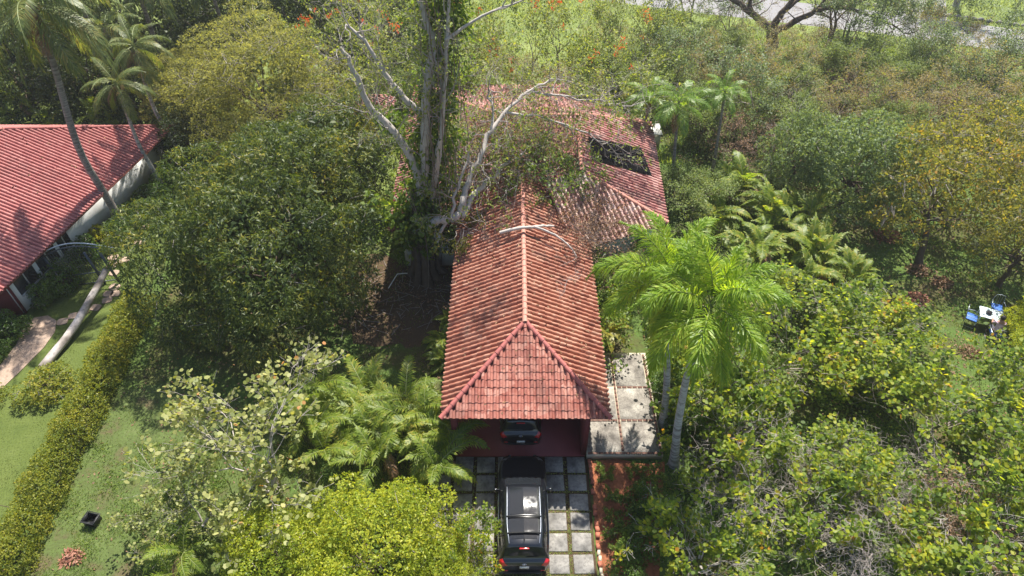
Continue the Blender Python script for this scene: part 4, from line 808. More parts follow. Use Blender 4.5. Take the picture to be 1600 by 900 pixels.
def person_mesh():
    V = [(0, -.02, .55), (0, .02, .75), (0, .10, .95), (0, .14, 1.06), (0, .18, 1.14), (0, .21, 1.22), (0, .22, 1.31)]; E = [(i, i + 1) for i in range(6)]; Rd = [(.16, .13), (.15, .11), (.17, .12), (.12, .10), .055, .085, .07]
    for s in (-1, 1):
        a = len(V); V += [(s * .2, .13, 1.02), (s * .27, .22, .82), (s * .2, .46, .78), (s * .18, .53, .78)]; Rd += [.06, .045, .034, .03]; E += [(3, a), (a, a + 1), (a + 1, a + 2), (a + 2, a + 3)]
        for k in range(5):
            f = len(V); ox = (k - 2) * .018; V += [(s * (.18) + ox, .57 - abs(k - 1.5) * .006, .785), (s * .18 + ox * 1.25, .61 - abs(k - 1.5) * .012, .77)]; Rd += [.009, .007]; E += [(a + 3, f), (f, f + 1)]
        a = len(V); V += [(s * .10, .02, .54), (s * .15, .42, .53), (s * .15, .44, .1), (s * .15, .54, .05)]; Rd += [.085, .062, .042, .036]; E += [(0, a), (a, a + 1), (a + 1, a + 2), (a + 2, a + 3)]
    return V, E, Rd
try:
    V, E_, Rd = person_mesh(); skin('body', V, E_, Rd, 'skin', per)
    V = [(0, -.02, .56), (0, .02, .75), (0, .10, .95), (0, .135, 1.04)]; E_ = [(0, 1), (1, 2), (2, 3)]; Rd = [(.185, .15), (.165, .125), (.185, .135), (.14, .115)]
    for s in (-1, 1): a = len(V); V += [(s * .2, .13, 1.02), (s * .255, .2, .86)]; Rd += [.075, .062]; E_ += [(3, a), (a, a + 1)]
    skin('shirt', V, E_, Rd, 'shirt', per)
    V = [(0, -.02, .54), (0, -.01, .60)]; E_ = [(0, 1)]; Rd = [(.175, .14), (.17, .135)]
    for s in (-1, 1): a = len(V); V += [(s * .10, .03, .54), (s * .15, .42, .53), (s * .15, .44, .14)]; Rd += [.10, .075, .06]; E_ += [(0, a), (a, a + 1), (a + 1, a + 2)]
    skin('trousers', V, E_, Rd, 'trousers', per)
except Exception as ex: print('skin failed', ex)
v = np.linspace(0, 1, 9); MB().tube(np.stack([0 * v, .19 + .02 * v, 1.16 + v * .245], 1), .118 * np.sin(v * 2.75 + .35) ** .6 * 1.0 + .002, 14).build('hair', 'hair', per, True)
stool = thing('teal_bucket', 'teal plastic tub on the ground behind the leafy shrub', 'tub', (23.6, 20.9, 0)); v = np.linspace(0, 1, 5); MB().tube(np.stack([0 * v, 0 * v, v * .34], 1), .15 + .05 * v, 16).build('tub', 'teal', stool, True); MB().tube([(.2 * math.cos(a), .2 * math.sin(a), .345) for a in np.linspace(0, 6.283, 17)], .014, 5).build('rim', 'teal', stool)
# ------------------------------------------------------------ the broken, vine-hung tree beside the house
def path_tube(b, pts, r0, r1, sides=10, m=0, rng=RG, sub=4, jit=.03):
    P = np.array(pts, float); n = (len(P) - 1) * sub + 1; u = np.linspace(0, len(P) - 1, n); Q = np.stack([np.interp(u, np.arange(len(P)), P[:, k]) for k in range(3)], 1)
    for _ in range(3): Q[1:-1] = (Q[:-2] + 2 * Q[1:-1] + Q[2:]) / 4
    Q[1:-1] += rng.normal(0, jit, (n - 2, 3)); b.tube(Q, np.linspace(r0, r1, n) * rng.uniform(.92, 1.08, n), sides, m); return Q
def twigs_from(Q, S, tips, rng, every, L, r, lev=2, spread=.9, up=.1, start=.3):
    for i in range(int(len(Q) * start), len(Q)):
        if rng.random() < every: grow(Q[i], nrm(rdir(1, rng)[0] + (Q[min(i + 1, len(Q) - 1)] - Q[i - 1])), L * rng.uniform(.6, 1.2), r, lev, rng, S, tips, 3, spread, .7, .25, up)
vt = thing('vine_tree', 'tall half dead tree wrapped in climbing vines beside the house', 'tree', (-4.6, 26.1, 0)); O = np.array([-4.6, 26.1, 0])
b = MB(); rg = np.random.default_rng(77); S = []; tips = []; vine_pts = []
for (dx, dy, rr, tx, ty, tz) in [(0, 0, .34, .1, .3, 5.5), (-.42, .1, .17, -.1, .3, 4.5), (.4, -.1, .18, .45, .4, 5), (.15, -.4, .2, .3, .1, 5.2), (-.2, -.35, .16, -.1, .2, 4.8), (.62, .2, .14, .6, .5, 4.5)]:
    b.tube([(dx * 1.7, dy * 1.7, -.15), (dx * 1.15, dy * 1.15, .5), ((dx + tx) / 2, (dy + ty) / 2, 2.4), (tx, ty, tz)], [rr * 1.7, rr * 1.15, rr, rr * .8], 9, 2)
W = lambda L: [np.array(p) - O for p in L]
lb = [([(-4.4, 26.4, 4.6), (-4.2, 26.3, 6.0), (-4.6, 26.5, 8.0), (-5.5, 26.7, 9.2), (-6.15, 26.8, 10.0), (-6.5, 26.9, 11.6), (-6.9, 27, 12.4)], .22, .07),
      ([(-4.3, 26.4, 5), (-3.9, 26.5, 7.6), (-3.7, 26.6, 9.4), (-3.5, 26.7, 11.0), (-3.1, 26.8, 12.4), (-3.3, 26.9, 13.6), (-3.9, 27, 15.4)], .23, .10),
      ([(-3.7, 26.6, 9.6), (-4.6, 26.8, 10.3), (-5.3, 27, 11.3), (-5.9, 27.2, 12.7), (-6.6, 27.3, 13.2)], .15, .05),
      ([(-3.9, 26.4, 5), (-3.2, 26.3, 8), (-2.75, 26.4, 11), (-2.5, 26.5, 13.2), (-2.3, 26.6, 15.6)], .11, .05),
      ([(-2.6, 26.4, 13), (-1.2, 26.6, 13.9), (.4, 27, 14.3)], .07, .03),
      ([(-3.9, 26.4, 4.6), (-3.35, 26.35, 7), (-3.0, 26.6, 9.2), (-2.9, 27, 12)], .12, .05)]
for pts, r0, r1 in lb:
    Q = path_tube(b, [q - np.array([0, .55 * min(1, max(0, q[2] - 5) / 3), 0]) for q in W(pts)], r0, r1, 10, 0, rg); twigs_from(Q, S, tips, rg, .75, 1.3, .03, 3, start=.35)
b.segs(S, 4, 1); b.build('trunk', ['bark_pale', 'bark_dry', 'bark_brown'], vt, True)
vb = MB(); n = 520; z = rg.uniform(1.8, 15.5, n) ; xx = np.interp(z, [0, 3, 6, 9, 12, 15.5], [.35, .6, 1.1, 1.5, 1.75, 2.1]) + rg.normal(0, .42, n); wd = np.interp(z, [0, 2, 5, 9, 16], [.5, 1.15, 1.05, .75, .6])
C = np.stack([xx - .1 * wd + rg.normal(0, .42, n) * wd, rg.normal(0, .35, n) * wd + .75, z], 1); clump(vb, C, nrm(np.stack([C[:, 0] - xx, C[:, 1] - .75, 0 * z + .1], 1) + 1e-3), 20, .2, .22, .12, rg, .7, .7, .6, .4, 0, 'd', .2)
n = 110; z = rg.uniform(2.0, 5.2, n); C = np.stack([rg.normal(-.1, .7, n), rg.normal(.1, .45, n), z], 1); clump(vb, C, nrm(C * [1, 1, .1] + 1e-3), 22, .22, .3, .2, rg, .7, .7, .6, .4)
for pts, r0, r1 in lb[:2]:
    P = np.array(W(pts)); i = rg.uniform(0, 3.2, 60); C = np.stack([np.interp(i, np.arange(len(P)), P[:, k]) for k in range(3)], 1) + rg.normal(0, .28, (60, 3)); clump(vb, C, rdir(60, rg), 14, .18, .24, .15, rg, .7, .7, .6, .4)
vb.build('vines', 'lf_vine', vt)
hb = MB(); S = []
for i in range(70):
    z0 = rg.uniform(4, 15); x0 = np.interp(z0, [0, 6, 12, 16], [.3, 1.1, 1.75, 2.1]) + rg.normal(0, .5); y0 = rg.normal(.1, .4) - .3; l = rg.uniform(1, 4); p = np.array([x0, y0, z0])
    for k in range(4): q = p + np.array([rg.normal(0, .08), rg.normal(0, .08), -l / 4]); S.append([*p, *q, .016, .014]); p = q
hb.segs(S, 4); tag(hb.build('hanging_roots', 'twig_brown', vt), kind='stuff')
if tips:
    cb = MB(); P = np.array([t_[0] for t_ in tips]); D = np.array([t_[1] for t_ in tips]); k = rg.random(len(P)) < .13; clump(cb, P[k], D[k], 5, .1, .17, .08, rg, .6, .8, .2, .8); cb.build('crown', 'lf_tulip', vt)
# limb torn off and hanging over the roof
bl = thing('broken_limb', 'thick bleached limb torn from the vine tree, resting on the roof', 'branch', (-3.48, 25.2, 3.9)); O = np.array([-3.48, 25.2, 3.9]); b = MB(); S = []; tips = []
for pts, r0, r1 in [([(-4.0, 25.3, 4.1), (-3.1, 25.4, 4.35), (-2.5, 25.6, 4.4), (-2.35, 26.0, 5.1), (-1.95, 26.7, 5.9), (-1.5, 27.4, 6.6), (-1.0, 28.4, 7.4), (-.3, 29.1, 7.9), (.7, 30.2, 8.4), (1.9, 30.8, 8.7)], .21, .05),
                    ([(-2.4, 25.6, 4.4), (-2.0, 26.4, 4.9), (-1.2, 27.3, 5.2), (-.4, 28, 5.6), (.6, 28.6, 6.0)], .17, .06),
                    ([(-3.6, 25.0, 3.3), (-2.9, 25.6, 4.6), (-2.4, 26.4, 6.0), (-2.0, 27.2, 7.0)], .09, .05),
                    ([(-1.0, 28.4, 7.4), (-.9, 29, 8.2), (-1.1, 29.5, 8.9)], .08, .03), ([(.7, 30.2, 8.4), (2.3, 30.6, 7.9), (4.2, 31, 7.4), (5.6, 31.2, 7.0)], .07, .02), ([(-.3, 29.1, 7.9), (1.8, 30, 7.0), (3.6, 30.3, 6.1), (4.6, 30.2, 5.4)], .07, .03)]:
    Q = path_tube(b, [np.array(p) - O for p in pts], r0, r1, 9, 0, rg, jit=.05); twigs_from(Q, S, tips, rg, .95, 1.4, .03, 3, .9, -.02, .3)
b.segs(S, 4, 1); b.build('wood', ['bark_pale', 'bark_dry'], bl, True)
cb = MB(); P = np.array([t_[0] for t_ in tips]); D = np.array([t_[1] for t_ in tips]); k = rg.random(len(P)) < .11; clump(cb, P[k], D[k], 6, .14, .2, .10, rg, .6, .8, .3, .8); cb.build('crown', 'lf_tulip', bl)
# leafy wreck of the crown lying in the valley of the roof
wr = thing('fallen_branches', 'heap of leafy branches lying in the roof valley below the far slope', 'branches', (1.6, 28.6, 4.4)); b = MB(); S = []; tips = []
for i in range(16):
    a = rg.uniform(0, 6.28); grow((rg.normal(0, .7), rg.normal(0, .5), -.1), (math.cos(a), math.sin(a), .25), 1.1, .03, 3, rg, S, tips, 3, .9, .72, .3, .02)
b.segs(S, 4); b.build('wood', 'bark_dry', wr); cb = MB(); P = np.array([t_[0] for t_ in tips]); D = np.array([t_[1] for t_ in tips]); k = rg.random(len(P)) < .45; clump(cb, P[k], D[k], 5, .14, .22, .10, rg, .6, .8, .1, .8); cb.build('leaves', 'lf_vine', wr)
w2 = thing('fallen_branches', 'mass of grey twigs and leaves covering the main roof behind the limb', 'branches', (-.6, 30.6, 4.9)); S = []; tips = []
for i in range(44):
    a = rg.uniform(0, 6.28); grow((rg.normal(0, 1.7), rg.normal(0, 1.2), rg.uniform(-.4, .3)), (math.cos(a), math.sin(a), .3), 1.3, .03, 3, rg, S, tips, 3, .9, .72, .3, .02)
MB().segs(S, 4).build('wood', 'bark_dry', w2); cb = MB(); P = np.array([t_[0] for t_ in tips]); D = np.array([t_[1] for t_ in tips]); k = rg.random(len(P)) < .14; clump(cb, P[k], D[k], 5, .14, .2, .09, rg, .6, .8, .1, .8); cb.build('leaves', 'lf_tulip', w2); cb = MB(); k = rg.random(len(P)) < .45; clump(cb, P[k], D[k], 4, .25, .16, .07, rg, .6, .8, .3, .6); cb.build('dead_leaves', 'lf_dry', w2)
w3 = thing('fallen_branches', 'brown twiggy branches on the far ridge left of the solar mats', 'branches', (1.3, 31.9, 5.0)); S = []; tips = []
for i in range(24):
    a = rg.uniform(0, 6.28); grow((rg.normal(0, .9), rg.normal(0, 1.0), rg.uniform(-.3, .2)), (math.cos(a), math.sin(a), .25), 1.1, .026, 3, rg, S, tips, 3, .9, .72, .3, .02)
MB().segs(S, 4).build('wood', 'twig_brown', w3); cb = MB(); P = np.array([t_[0] for t_ in tips]); D = np.array([t_[1] for t_ in tips]); k = rg.random(len(P)) < .3; clump(cb, P[k], D[k], 4, .2, .15, .07, rg, .6, .8, .2, .7); cb.build('dead_leaves', 'lf_dry', w3); cb = MB(); k = rg.random(len(P)) < .1; clump(cb, P[k], D[k], 5, .15, .19, .09, rg, .6, .8, .1, .8); cb.build('leaves', 'lf_tulip', w3)
rb_ = thing('roof_branch', 'pale forked branch with sawn end lying across the carport ridge', 'branch', (.52, 23.9, 5.1)); b = MB(); S = []; tips = []
Q = path_tube(b, [(-1.05, 0, -.26), (-.2, .02, .02), (.4, .06, .02), (.9, .35, -.12), (1.4, .65, -.42)], .085, .05, 9, 0, rg, jit=.01); Q2 = path_tube(b, [(.5, .1, 0), (1.3, .05, -.3), (1.9, -.2, -.66), (2.3, -.55, -.9), (2.4, -.8, -1.0)], .06, .02, 8, 0, rg, jit=.01)
twigs_from(Q2, S, tips, rg, .4, .6, .012, 1, .9, -.1); b.segs(S, 3, 0); b.build('wood', 'bark_pale', rb_, True); MB().tube([(-1.055, 0, -.262), (-1.07, 0, -.266)], .082, 10).build('sawn_end', 'wood_raw', rb_)
# leafless stuff caught on the tiles
tw = thing('twig_tangle', 'little tangle of dead twigs on the right carport slope', 'twigs', (2.1, 21.4, 4.15)); S = []; tips = []
for i in range(5): a = rg.uniform(0, 6.28); grow((rg.normal(0, .2), rg.normal(0, .1), 0), (math.cos(a), math.sin(a), -.35 * math.cos(a) + .1), .5, .012, 2, rg, S, tips, 3, .8, .7, .3, -.02)
MB().segs(S, 3).build('twigs', 'bark_dry', tw)
dv = thing('dry_vines', 'thick mat of dead brown vines over the roof valley right of the ridge', 'vines', (3.3, 26.0, 3.5)); S = []; tips = []
for i in range(95):
    a = rg.uniform(0, 6.28); p0 = (rg.normal(.2, .7), rg.normal(0, 1.3), rg.uniform(-.1, .9)); grow(p0, (math.cos(a), math.sin(a), rg.uniform(-.6, .5)), .9, .014, 2, rg, S, tips, 3, 1.0, .75, .35, -.04)
tag(MB().segs(S, 3).build('stems', 'twig_brown', dv), kind='stuff'); cb = MB(); P = np.array([t_[0] for t_ in tips]); D = np.array([t_[1] for t_ in tips]); k = rg.random(len(P)) < .5; clump(cb, P[k], D[k], 3, .1, .13, .07, rg, .6, .8, .4, .4); cb.build('leaves', 'lf_dry', dv)
lvv = thing('vine_mound', 'green vine mound at the right eave beside the dead vines', 'vines', (4.5, 22.9, 0)); cb = MB(); n = 230; C = np.stack([rg.normal(0, .55, n), rg.normal(0, 1.3, n), rg.uniform(.2, 2.7, n)], 1); clump(cb, C, nrm(C + [0, 0, .3]), 16, .18, .17, .11, rg, .6, .8, .3, .6); cb.build('leaves', 'lf_vine', lvv)
hg = thing('hanging_debris', 'yellowing leaves and twigs caught below the broken limb', 'branches', (-2.0, 25.4, 4.2)); S = []; tips = []
for i in range(14): a = rg.uniform(0, 6.28); grow((rg.normal(0, .45), rg.normal(0, .35), rg.uniform(-.4, .4)), (math.cos(a), math.sin(a), -.3), .7, .02, 2, rg, S, tips, 3, .9, .72, .3, -.06)
tag(MB().segs(S, 4).build('stems', 'bark_dry', hg), kind='stuff'); cb = MB(); P = np.array([t_[0] for t_ in tips]); D = np.array([t_[1] for t_ in tips]); k = rg.random(len(P)) < .5; clump(cb, P[k], D[k], 4, .1, .24, .09, rg, .6, .8, .4, .5); cb.build('leaves', 'lf_autumn', hg)
# ------------------------------------------------------------ trees, left side
plant('mango', 'mango_tree', 'huge dark mango tree filling the lawn left of the carport', 'tree', -11.7, 24.5, .91, .98, .4)
plant('mango_small', 'mango_tree', 'smaller mango crown rising behind the huge one, near the vine tree', 'tree', -10.4, 31.6, 1.05, 1.1, 2.0)
plant('mango_small', 'mango_tree', 'mango crown beside the stepping stones behind the gate', 'tree', -15.3, 29.4, .66, .72, 1.0)
plant('feather', 'feathery_tree', 'broad yellowish feathery tree behind the mango crowns', 'tree', -15.2, 38.4, 1.0, .98, .8)
plant('feather', 'feathery_tree', 'smaller feathery tree left of the big yellowish one', 'tree', -20.0, 39.5, .6, .7, 2.8)
DK = [(-33.5, 43.5, 1.1, 1.0, 'dark evergreen tree behind the neighbour roof, leftmost'), (-28.5, 42.6, .95, .85, 'dark evergreen behind the neighbour roof, second from left'), (-24.0, 41.2, .9, .75, 'dark evergreen behind the slim palms over the neighbour roof'), (-20.3, 36.9, .55, .5, 'dark low tree at the far corner of the neighbour roof'), (-36, 50, 1.3, 1.3, 'tall dark tree at the upper left corner'), (-29, 51, 1.2, 1.2, 'tall dark tree behind the coconut crown'), (-21.5, 49, 1.1, 1.1, 'tall dark tree behind the palm group'), (-14.2, 48.2, 1.05, 1.05, 'dark tree on the skyline left of the flame trees'), (-9.6, 50.5, .9, .95, 'dark tree on the skyline behind the broken limb tips'), (-39.5, 45, 1.1, 1.0, 'dark tree cut by the left edge above the neighbour roof'), (-25, 56, 1.3, 1.3, 'dark tree cut by the top edge at left'), (-16, 57, 1.2, 1.2, 'dark tree cut by the top edge left of centre')]
for x, y, s, sz, lb_ in DK: plant('dark', 'evergreen_tree', lb_, 'tree', x, y, s, sz, None, 'dark evergreens behind the neighbour house')
# coconut and slim palms at the left
palm('coconut_palm', 'tall coconut palm with curved trunk rising before the neighbour roof', [(-21.9, 30.0, 0), (-22.1, 30.2, 1.9), (-22.4, 30.2, 4.6), (-22.05, 30.3, 7.1), (-21.6, 30.4, 9.2), (-21.4, 30.5, 11), (-21.3, 30.6, 12.6)], .20, 'coco_bark', 'coco', 22, 5, 1.0, 0, 5)
palm('slim_palm', 'slim palm with a nut cluster over the neighbour roof corner', [(-20.9, 33.6, 0), (-21.4, 33.8, 3), (-21.3, 34, 6.3)], .13, 'palm_bark', 'coco', 12, 6, .55, .5, 4)
palm('slim_palm', 'slim leaning palm right of the nut bearing one', [(-20.2, 36.0, 0), (-21.2, 36.4, 3.6), (-21.0, 36.5, 7.2)], .13, 'palm_bark', 'coco', 14, 7, .62, .5)
palm('slim_palm', 'palm with grey trunk standing behind the two slim ones', [(-24.6, 40.0, 0), (-24.2, 39.6, 4), (-23.8, 39.3, 7.4)], .16, 'coco_bark', 'coco', 16, 8, .72)
palm('slim_palm', 'tall dark palm reaching the top edge behind the slim palms', [(-23.0, 42.5, 0), (-22.8, 42.4, 5), (-22.6, 42.3, 9.4)], .17, 'coco_bark', 'coco', 18, 9, .85)
palm('slim_palm', 'bright palm at the top edge left of the feathery tree', [(-19.0, 45.0, 0), (-19.2, 44.8, 5), (-19.3, 44.6, 9.2)], .16, 'coco_bark', 'coco', 16, 10, .8)
palm('slim_palm', 'palm behind the feathery tree at the top edge', [(-15.6, 47.5, 0), (-15.8, 47.3, 5), (-15.9, 47.0, 9.0)], .16, 'coco_bark', 'coco', 14, 12, .72)
palm('slim_palm', 'palm crown in the top left corner beside the coconut palm', [(-27.5, 44, 0), (-27.2, 43.5, 5), (-27, 43, 9.4)], .16, 'coco_bark', 'coco', 16, 13, .85)
palm_clump('fan_clump', 'pale green palm clump behind the neighbour roof ridge', -26.3, 38.9, 14, 'areca', .85, 1, .4, 1.8)
palm_clump('fan_clump', 'yellow green palm clump at the left edge above the neighbour roof', -33.0, 41.2, 22, 'areca', 1.0, 2, .6, 1.2); palm_clump('fan_clump', 'palm clump between the coconut trunk and the left edge', -30.3, 39.8, 16, 'areca', .8, 3, .5, .8)
# hedge of clipped leafy bushes between the two plots
hd = thing('boundary_hedge', 'long clipped golden green hedge running between the two lawns', 'hedge', (-18.45, 16, 0)); rg = np.random.default_rng(9); cb = MB(); n = 9000
yy = rg.uniform(-7.5, 8.2, n); a = rg.uniform(-.15, math.pi + .15, n); lump = .82 + .06 * np.sin(yy * 2.1) + .06 * np.sin(yy * 4.7 + 1) + rg.normal(0, .05, n)
C = np.stack([np.cos(a) * .85 * lump + .05 * np.sin(yy) - .02 * yy, yy, np.maximum(.1, .15 + np.sin(a) * 1.25 * lump)], 1); N = nrm(np.stack([np.cos(a), 0 * a + rg.normal(0, .3, n), np.sin(a)], 1)); core(cb, C[:2500], N[:2500], 4, .13, .08, rg, .22); C, N = thin(C, N, .2); puff(cb, C, N, .14, 26, .095, .055, rg, .05, -.1); cb.build('foliage', 'lf_hedge', hd)
S = [];
for i in range(60): y0 = rg.uniform(-7.5, 8.2); S.append([rg.normal(0, .1), y0, -.05, rg.normal(0, .5), y0 + rg.normal(0, .3), .95, .03, .012])
tag(MB().segs(S, 5).build('stems', 'bark_brown', hd), kind='stuff')
GB = [('goldbush', -20.75, 18.75, 1.25, 1.0, 'round golden shrub bed at the broken end of the log'), ('goldbush', -23.2, 18.0, .9, .9, 'golden shrub at the left edge below the curved path'), ('box', -24.3, 21.9, 1.2, .95, 'dark clipped bush left of the curved path'), ('box', -24.5, 20.4, 1.1, .9, 'dark clipped bush at the left edge beside the path'),
      ('box', -23.0, 25.3, 1.05, 1.15, 'dense green bush at the left gate post'), ('box', -22.7, 27.4, .9, 1.1, 'green shrub behind the gate against the white wall'), ('goldbush', -22.2, 28.4, .8, 1.3, 'yellow leaved shrub before the neighbour wall'), ('box', -21.7, 29.2, .9, .95, 'low shrub at the coconut palm foot'), ('box', -21.3, 30.8, .95, .9, 'shrub in the wall bed right of the coconut palm'), ('box', -20.9, 32.4, .95, .95, 'shrub in the wall bed near the mango leaves'), ('box', -20.6, 34.0, .9, 1, 'shrub at the far end of the neighbour wall'), ('box', -23.5, 24.2, .7, 1.0, 'dark shrub below the neighbour window')]
for k, x, y, s, sz, lb_ in GB: plant(k, 'garden_shrub', lb_, 'shrub', x, y, s, sz, None, 'shrubs around the neighbour lawn')
# ------------------------------------------------------------ foreground left
plant('grape_pale', 'sea_grape', 'sparse sea grape with pale round leaves and bare grey stems', 'tree', -9.6, 13.9, 1.0, .95, 1.1)
plant('grape_pale', 'sea_grape', 'low sea grape leaning behind the small palm, lower left', 'shrub', -11.9, 12.4, .55, .5, 2.0)
plant('ficus', 'ficus_bush', 'big bright yellow green bush at the bottom centre', 'bush', -4.9, 10.6, 1.12, 1.0, .3)
plant('ficus', 'ficus_bush', 'bright bush left of the biggest one, bottom edge', 'bush', -7.9, 10.1, .95, .85, 2.2)
plant('ficus', 'ficus_bush', 'bright bush hugging the driveway left of the vehicle', 'bush', -2.6, 10.0, .62, .62, 4.1)
plant('grape', 'sea_grape', 'sea grape sprig with round leaves touching the black vehicle', 'shrub', -1.35, 10.4, .42, .55, 1.7)
AR = [(-8.6, 17.2, 26, 1.0, 'leftmost areca palm clump below the mango'), (-6.6, 17.0, 30, 1.05, 'areca palm clump second from left below the mango'), (-4.9, 16.6, 34, 1.1, 'full areca palm clump midway to the carport'), (-3.4, 16.2, 34, 1.1, 'areca palm clump touching the carport corner'), (-3.0, 14.6, 26, .95, 'areca palm clump drooping over the driveway slabs'), (-5.3, 14.9, 26, .95, 'areca palm clump behind the big bright bush'), (-7.4, 15.4, 22, .9, 'areca palm clump behind the pale sea grape'), (-11.9, 10.7, 18, .8, 'single small areca palm in the lower left lawn'), (-9.4, 12.2, 12, .7, 'areca sprout among the sea grape stems')]
for i, (x, y, n, s, lb_) in enumerate(AR): palm_clump('areca_palm', lb_, x, y, n, 'areca', s, 30 + i, .6, 1.2, 'palm', 'areca palms left of the driveway')
for i, (x, y, s, lb_) in enumerate([(-3.1, 20.4, .6, 'grassy cycad beside the carport wall, nearest'), (-3.2, 21.6, .6, 'grassy cycad beside the carport wall, middle'), (-3.1, 22.9, .55, 'grassy cycad beside the carport wall, farthest')]): palm_clump('cycad', lb_, x, y, 22, 'cycad', s, 50 + i, .15, .15, 'plant', 'cycads along the carport wall')
# ------------------------------------------------------------ right of the carport: feather palms, banana, bed plants
palm('feather_palm', 'tall feather palm with pale curved trunk, nearer of the pair', [(6.65, 14.95, 0), (6.4, 15.1, 2.4), (6.3, 15.4, 5.2), (6.6, 15.9, 7.6)], .175, 'palm_bark', 'royal', 18, 3, .92, .8)
palm('feather_palm', 'tall feather palm with pale trunk, farther of the pair', [(6.5, 16.9, 0), (6.3, 17.0, 2.4), (6.0, 17.3, 4.8), (5.8, 17.9, 7.0)], .16, 'palm_bark', 'royal', 17, 4, .9, .8)
bn = thing('banana_plant', 'yellowing broad leaved plant by the dark porch right of the carport', 'plant', (4.35, 21.2, 0))
def broadleaf(L, W, a0, bend):
    t = np.linspace(0, 1, 9); an = a0 - bend * t; X = np.concatenate([[0], np.cumsum(np.cos(an[1:])) * L / 8]); Z = np.concatenate([[0], np.cumsum(np.sin(an[1:])) * L / 8]); w = W * np.sin(np.clip(t * .97 + .03, 0, 1) * math.pi) ** .6
    V = np.concatenate([np.stack([X, sd * w / 2, Z + (.12 * w if sd else 0)], 1) for sd in (-1, 0, 1)]); i = np.arange(8); return MB().add(V, np.concatenate([np.stack([i, i + 1, i + 10, i + 9], 1), np.stack([i + 9, i + 10, i + 19, i + 18], 1)]))
bme = [broadleaf(1.4, .38, 1.1, 1.6).mesh('leaf', 'lf_banana'), broadleaf(1.3, .36, .7, 1.9).mesh('leaf', 'lf_banana')]
MB().tube([(0, 0, -.05), (.02, 0, .6), (0, .03, 1.2)], [.1, .08, .06], 8).build('stem', 'crownshaft', bn, True)
for i in range(9): obj('leaf', bme[i % 2], bn, (0, .02, 1.05 + .02 * i), (random.uniform(-.2, .2), random.uniform(-.2, .3), i * 2.4))
BP = [('spray', 3.75, 14.4, .65, 'small leafy plant in the red soil nearest the patio'), ('spray', 3.9, 13.5, .5, 'small plant in the red soil beside the brick edging'), ('spray', 3.85, 12.6, .55, 'seedling beside the brick edging, middle of the bed'), ('spray', 4.9, 14.5, .55, 'small plant at the foot of the patio riser'), ('spray', 4.6, 12.0, .8, 'leafy plant in the lower part of the red bed'), ('spray', 4.0, 11.2, .6, 'plant at the bottom of the red bed by the bricks'), ('box', 5.3, 12.9, .85, 'round green shrub on the right of the red bed'), ('box', 4.9, 11.3, .8, 'round green shrub at the foot of the red bed'), ('spray', 5.5, 14.2, .9, 'leafy plant under the nearer feather palm'), ('box', 4.2, 10.4, .75, 'low green shrub in the bottom corner of the red bed'), ('spray', 4.7, 13.1, 1.1, 'bushy plant in the middle of the red bed'), ('spray', 4.1, 11.7, 1.0, 'bushy plant left of the round bed shrubs'), ('box', 7.4, 16.6, .9, 'dark shrub right of the palm trunks'), ('box', 7.1, 18.6, 1.0, 'dark shrub beside the patio edge')]
for k, x, y, s, lb_ in BP: plant(k, 'bed_plant', lb_, 'plant', x, y, s, None, None, 'plants in the bed right of the driveway')
# ------------------------------------------------------------ sea grapes and scrub at the right
SG = [('grape', 10.6, 19.4, 1.0, .95, 'sea grape right of the feather palm fronds'), ('grape', 13.2, 20.9, .9, .8, 'sea grape between the palms and the sunny clearing'), ('grape_b', 15.6, 21.8, .95, .75, 'sea grape at the left rim of the clearing'), ('grape', 16.7, 19.9, .7, .6, 'small sea grape jutting into the clearing below the chairs'), ('grape_b', 9.3, 15.9, .95, .85, 'sea grape below the feather palm, right of trunks'), 
      ('grape_b', 6.9, 10.9, .85, .75, 'sea grape nearest the red soil bed'), ('grape_b', 11.6, 12.6, .85, .7, 'sea grape in the lower right thicket, left half'), ('grape', 14.3, 12.8, .8, .62, 'sunlit yellow sea grape at the lower right'), ('grape', 17.3, 14.2, 1.0, .85, 'tall sea grape at the right edge, lower part'), ('grape_b', 16.6, 11.0, .95, .8, 'sea grape in the bottom right corner'), ('grape', 18.6, 16.8, .9, .8, 'sea grape below the outdoor table'), ]
for k, x, y, s, sz, lb_ in SG: plant(k, 'sea_grape', lb_, 'shrub', x, y, s, sz, None, 'sea grapes of the right hand thicket')
plant('ficus', 'leafy_shrub', 'dense glossy green shrub right of the outdoor table', 'shrub', 24.6, 19.6, .85, .75); plant('ficus', 'leafy_shrub', 'glossy shrub at the right edge beyond the table', 'shrub', 25.3, 21.8, .7, .8)
TG = [('tangle', 8.6, 13.6, .9, .8, 'grey leafless twig tangle behind the red bed'), ('tangle', 11.4, 11.0, .9, .8, 'grey twig tangle at the bottom right'), ('tangle', 13.4, 14.3, .9, .7, 'pale twig tangle inside the sea grapes'), ('tangle_b', 17.4, 12.4, 1.0, .8, 'brown twig tangle in the bottom right corner'), ('tangle', 15.6, 14.0, .8, .7, 'twig tangle among yellow sea grape leaves'), ('tangle', 9.9, 14.2, 1.1, 1.0, 'tall grey twig tangle right of the palm trunks'), ('tangle', 12.6, 12.0, 1.0, 1.0, 'tall grey twig tangle among the lower sea grapes')]
for k, x, y, s, sz, lb_ in TG: plant(k, 'twig_thicket', lb_, 'twigs', x, y, s, sz, None, 'leafless twig thickets at the right')
plant('silver', 'broadleaf_tree', 'rounded silvery green tree left of the sunny gap', 'tree', 18.9, 31.6, 1.0, 1.0, .2); plant('silver', 'broadleaf_tree', 'smaller silvery tree joining the rounded one on its left', 'tree', 16.6, 33.6, .7, .8, 2)
lt = plant('autumn', 'leaning_tree', 'tree with dark leaning trunk over the sunny gap', 'tree', 21.7, 26.9, 1.05, 1.12, 0.0); lt.rotation_euler = (R(-20), R(12), .6)
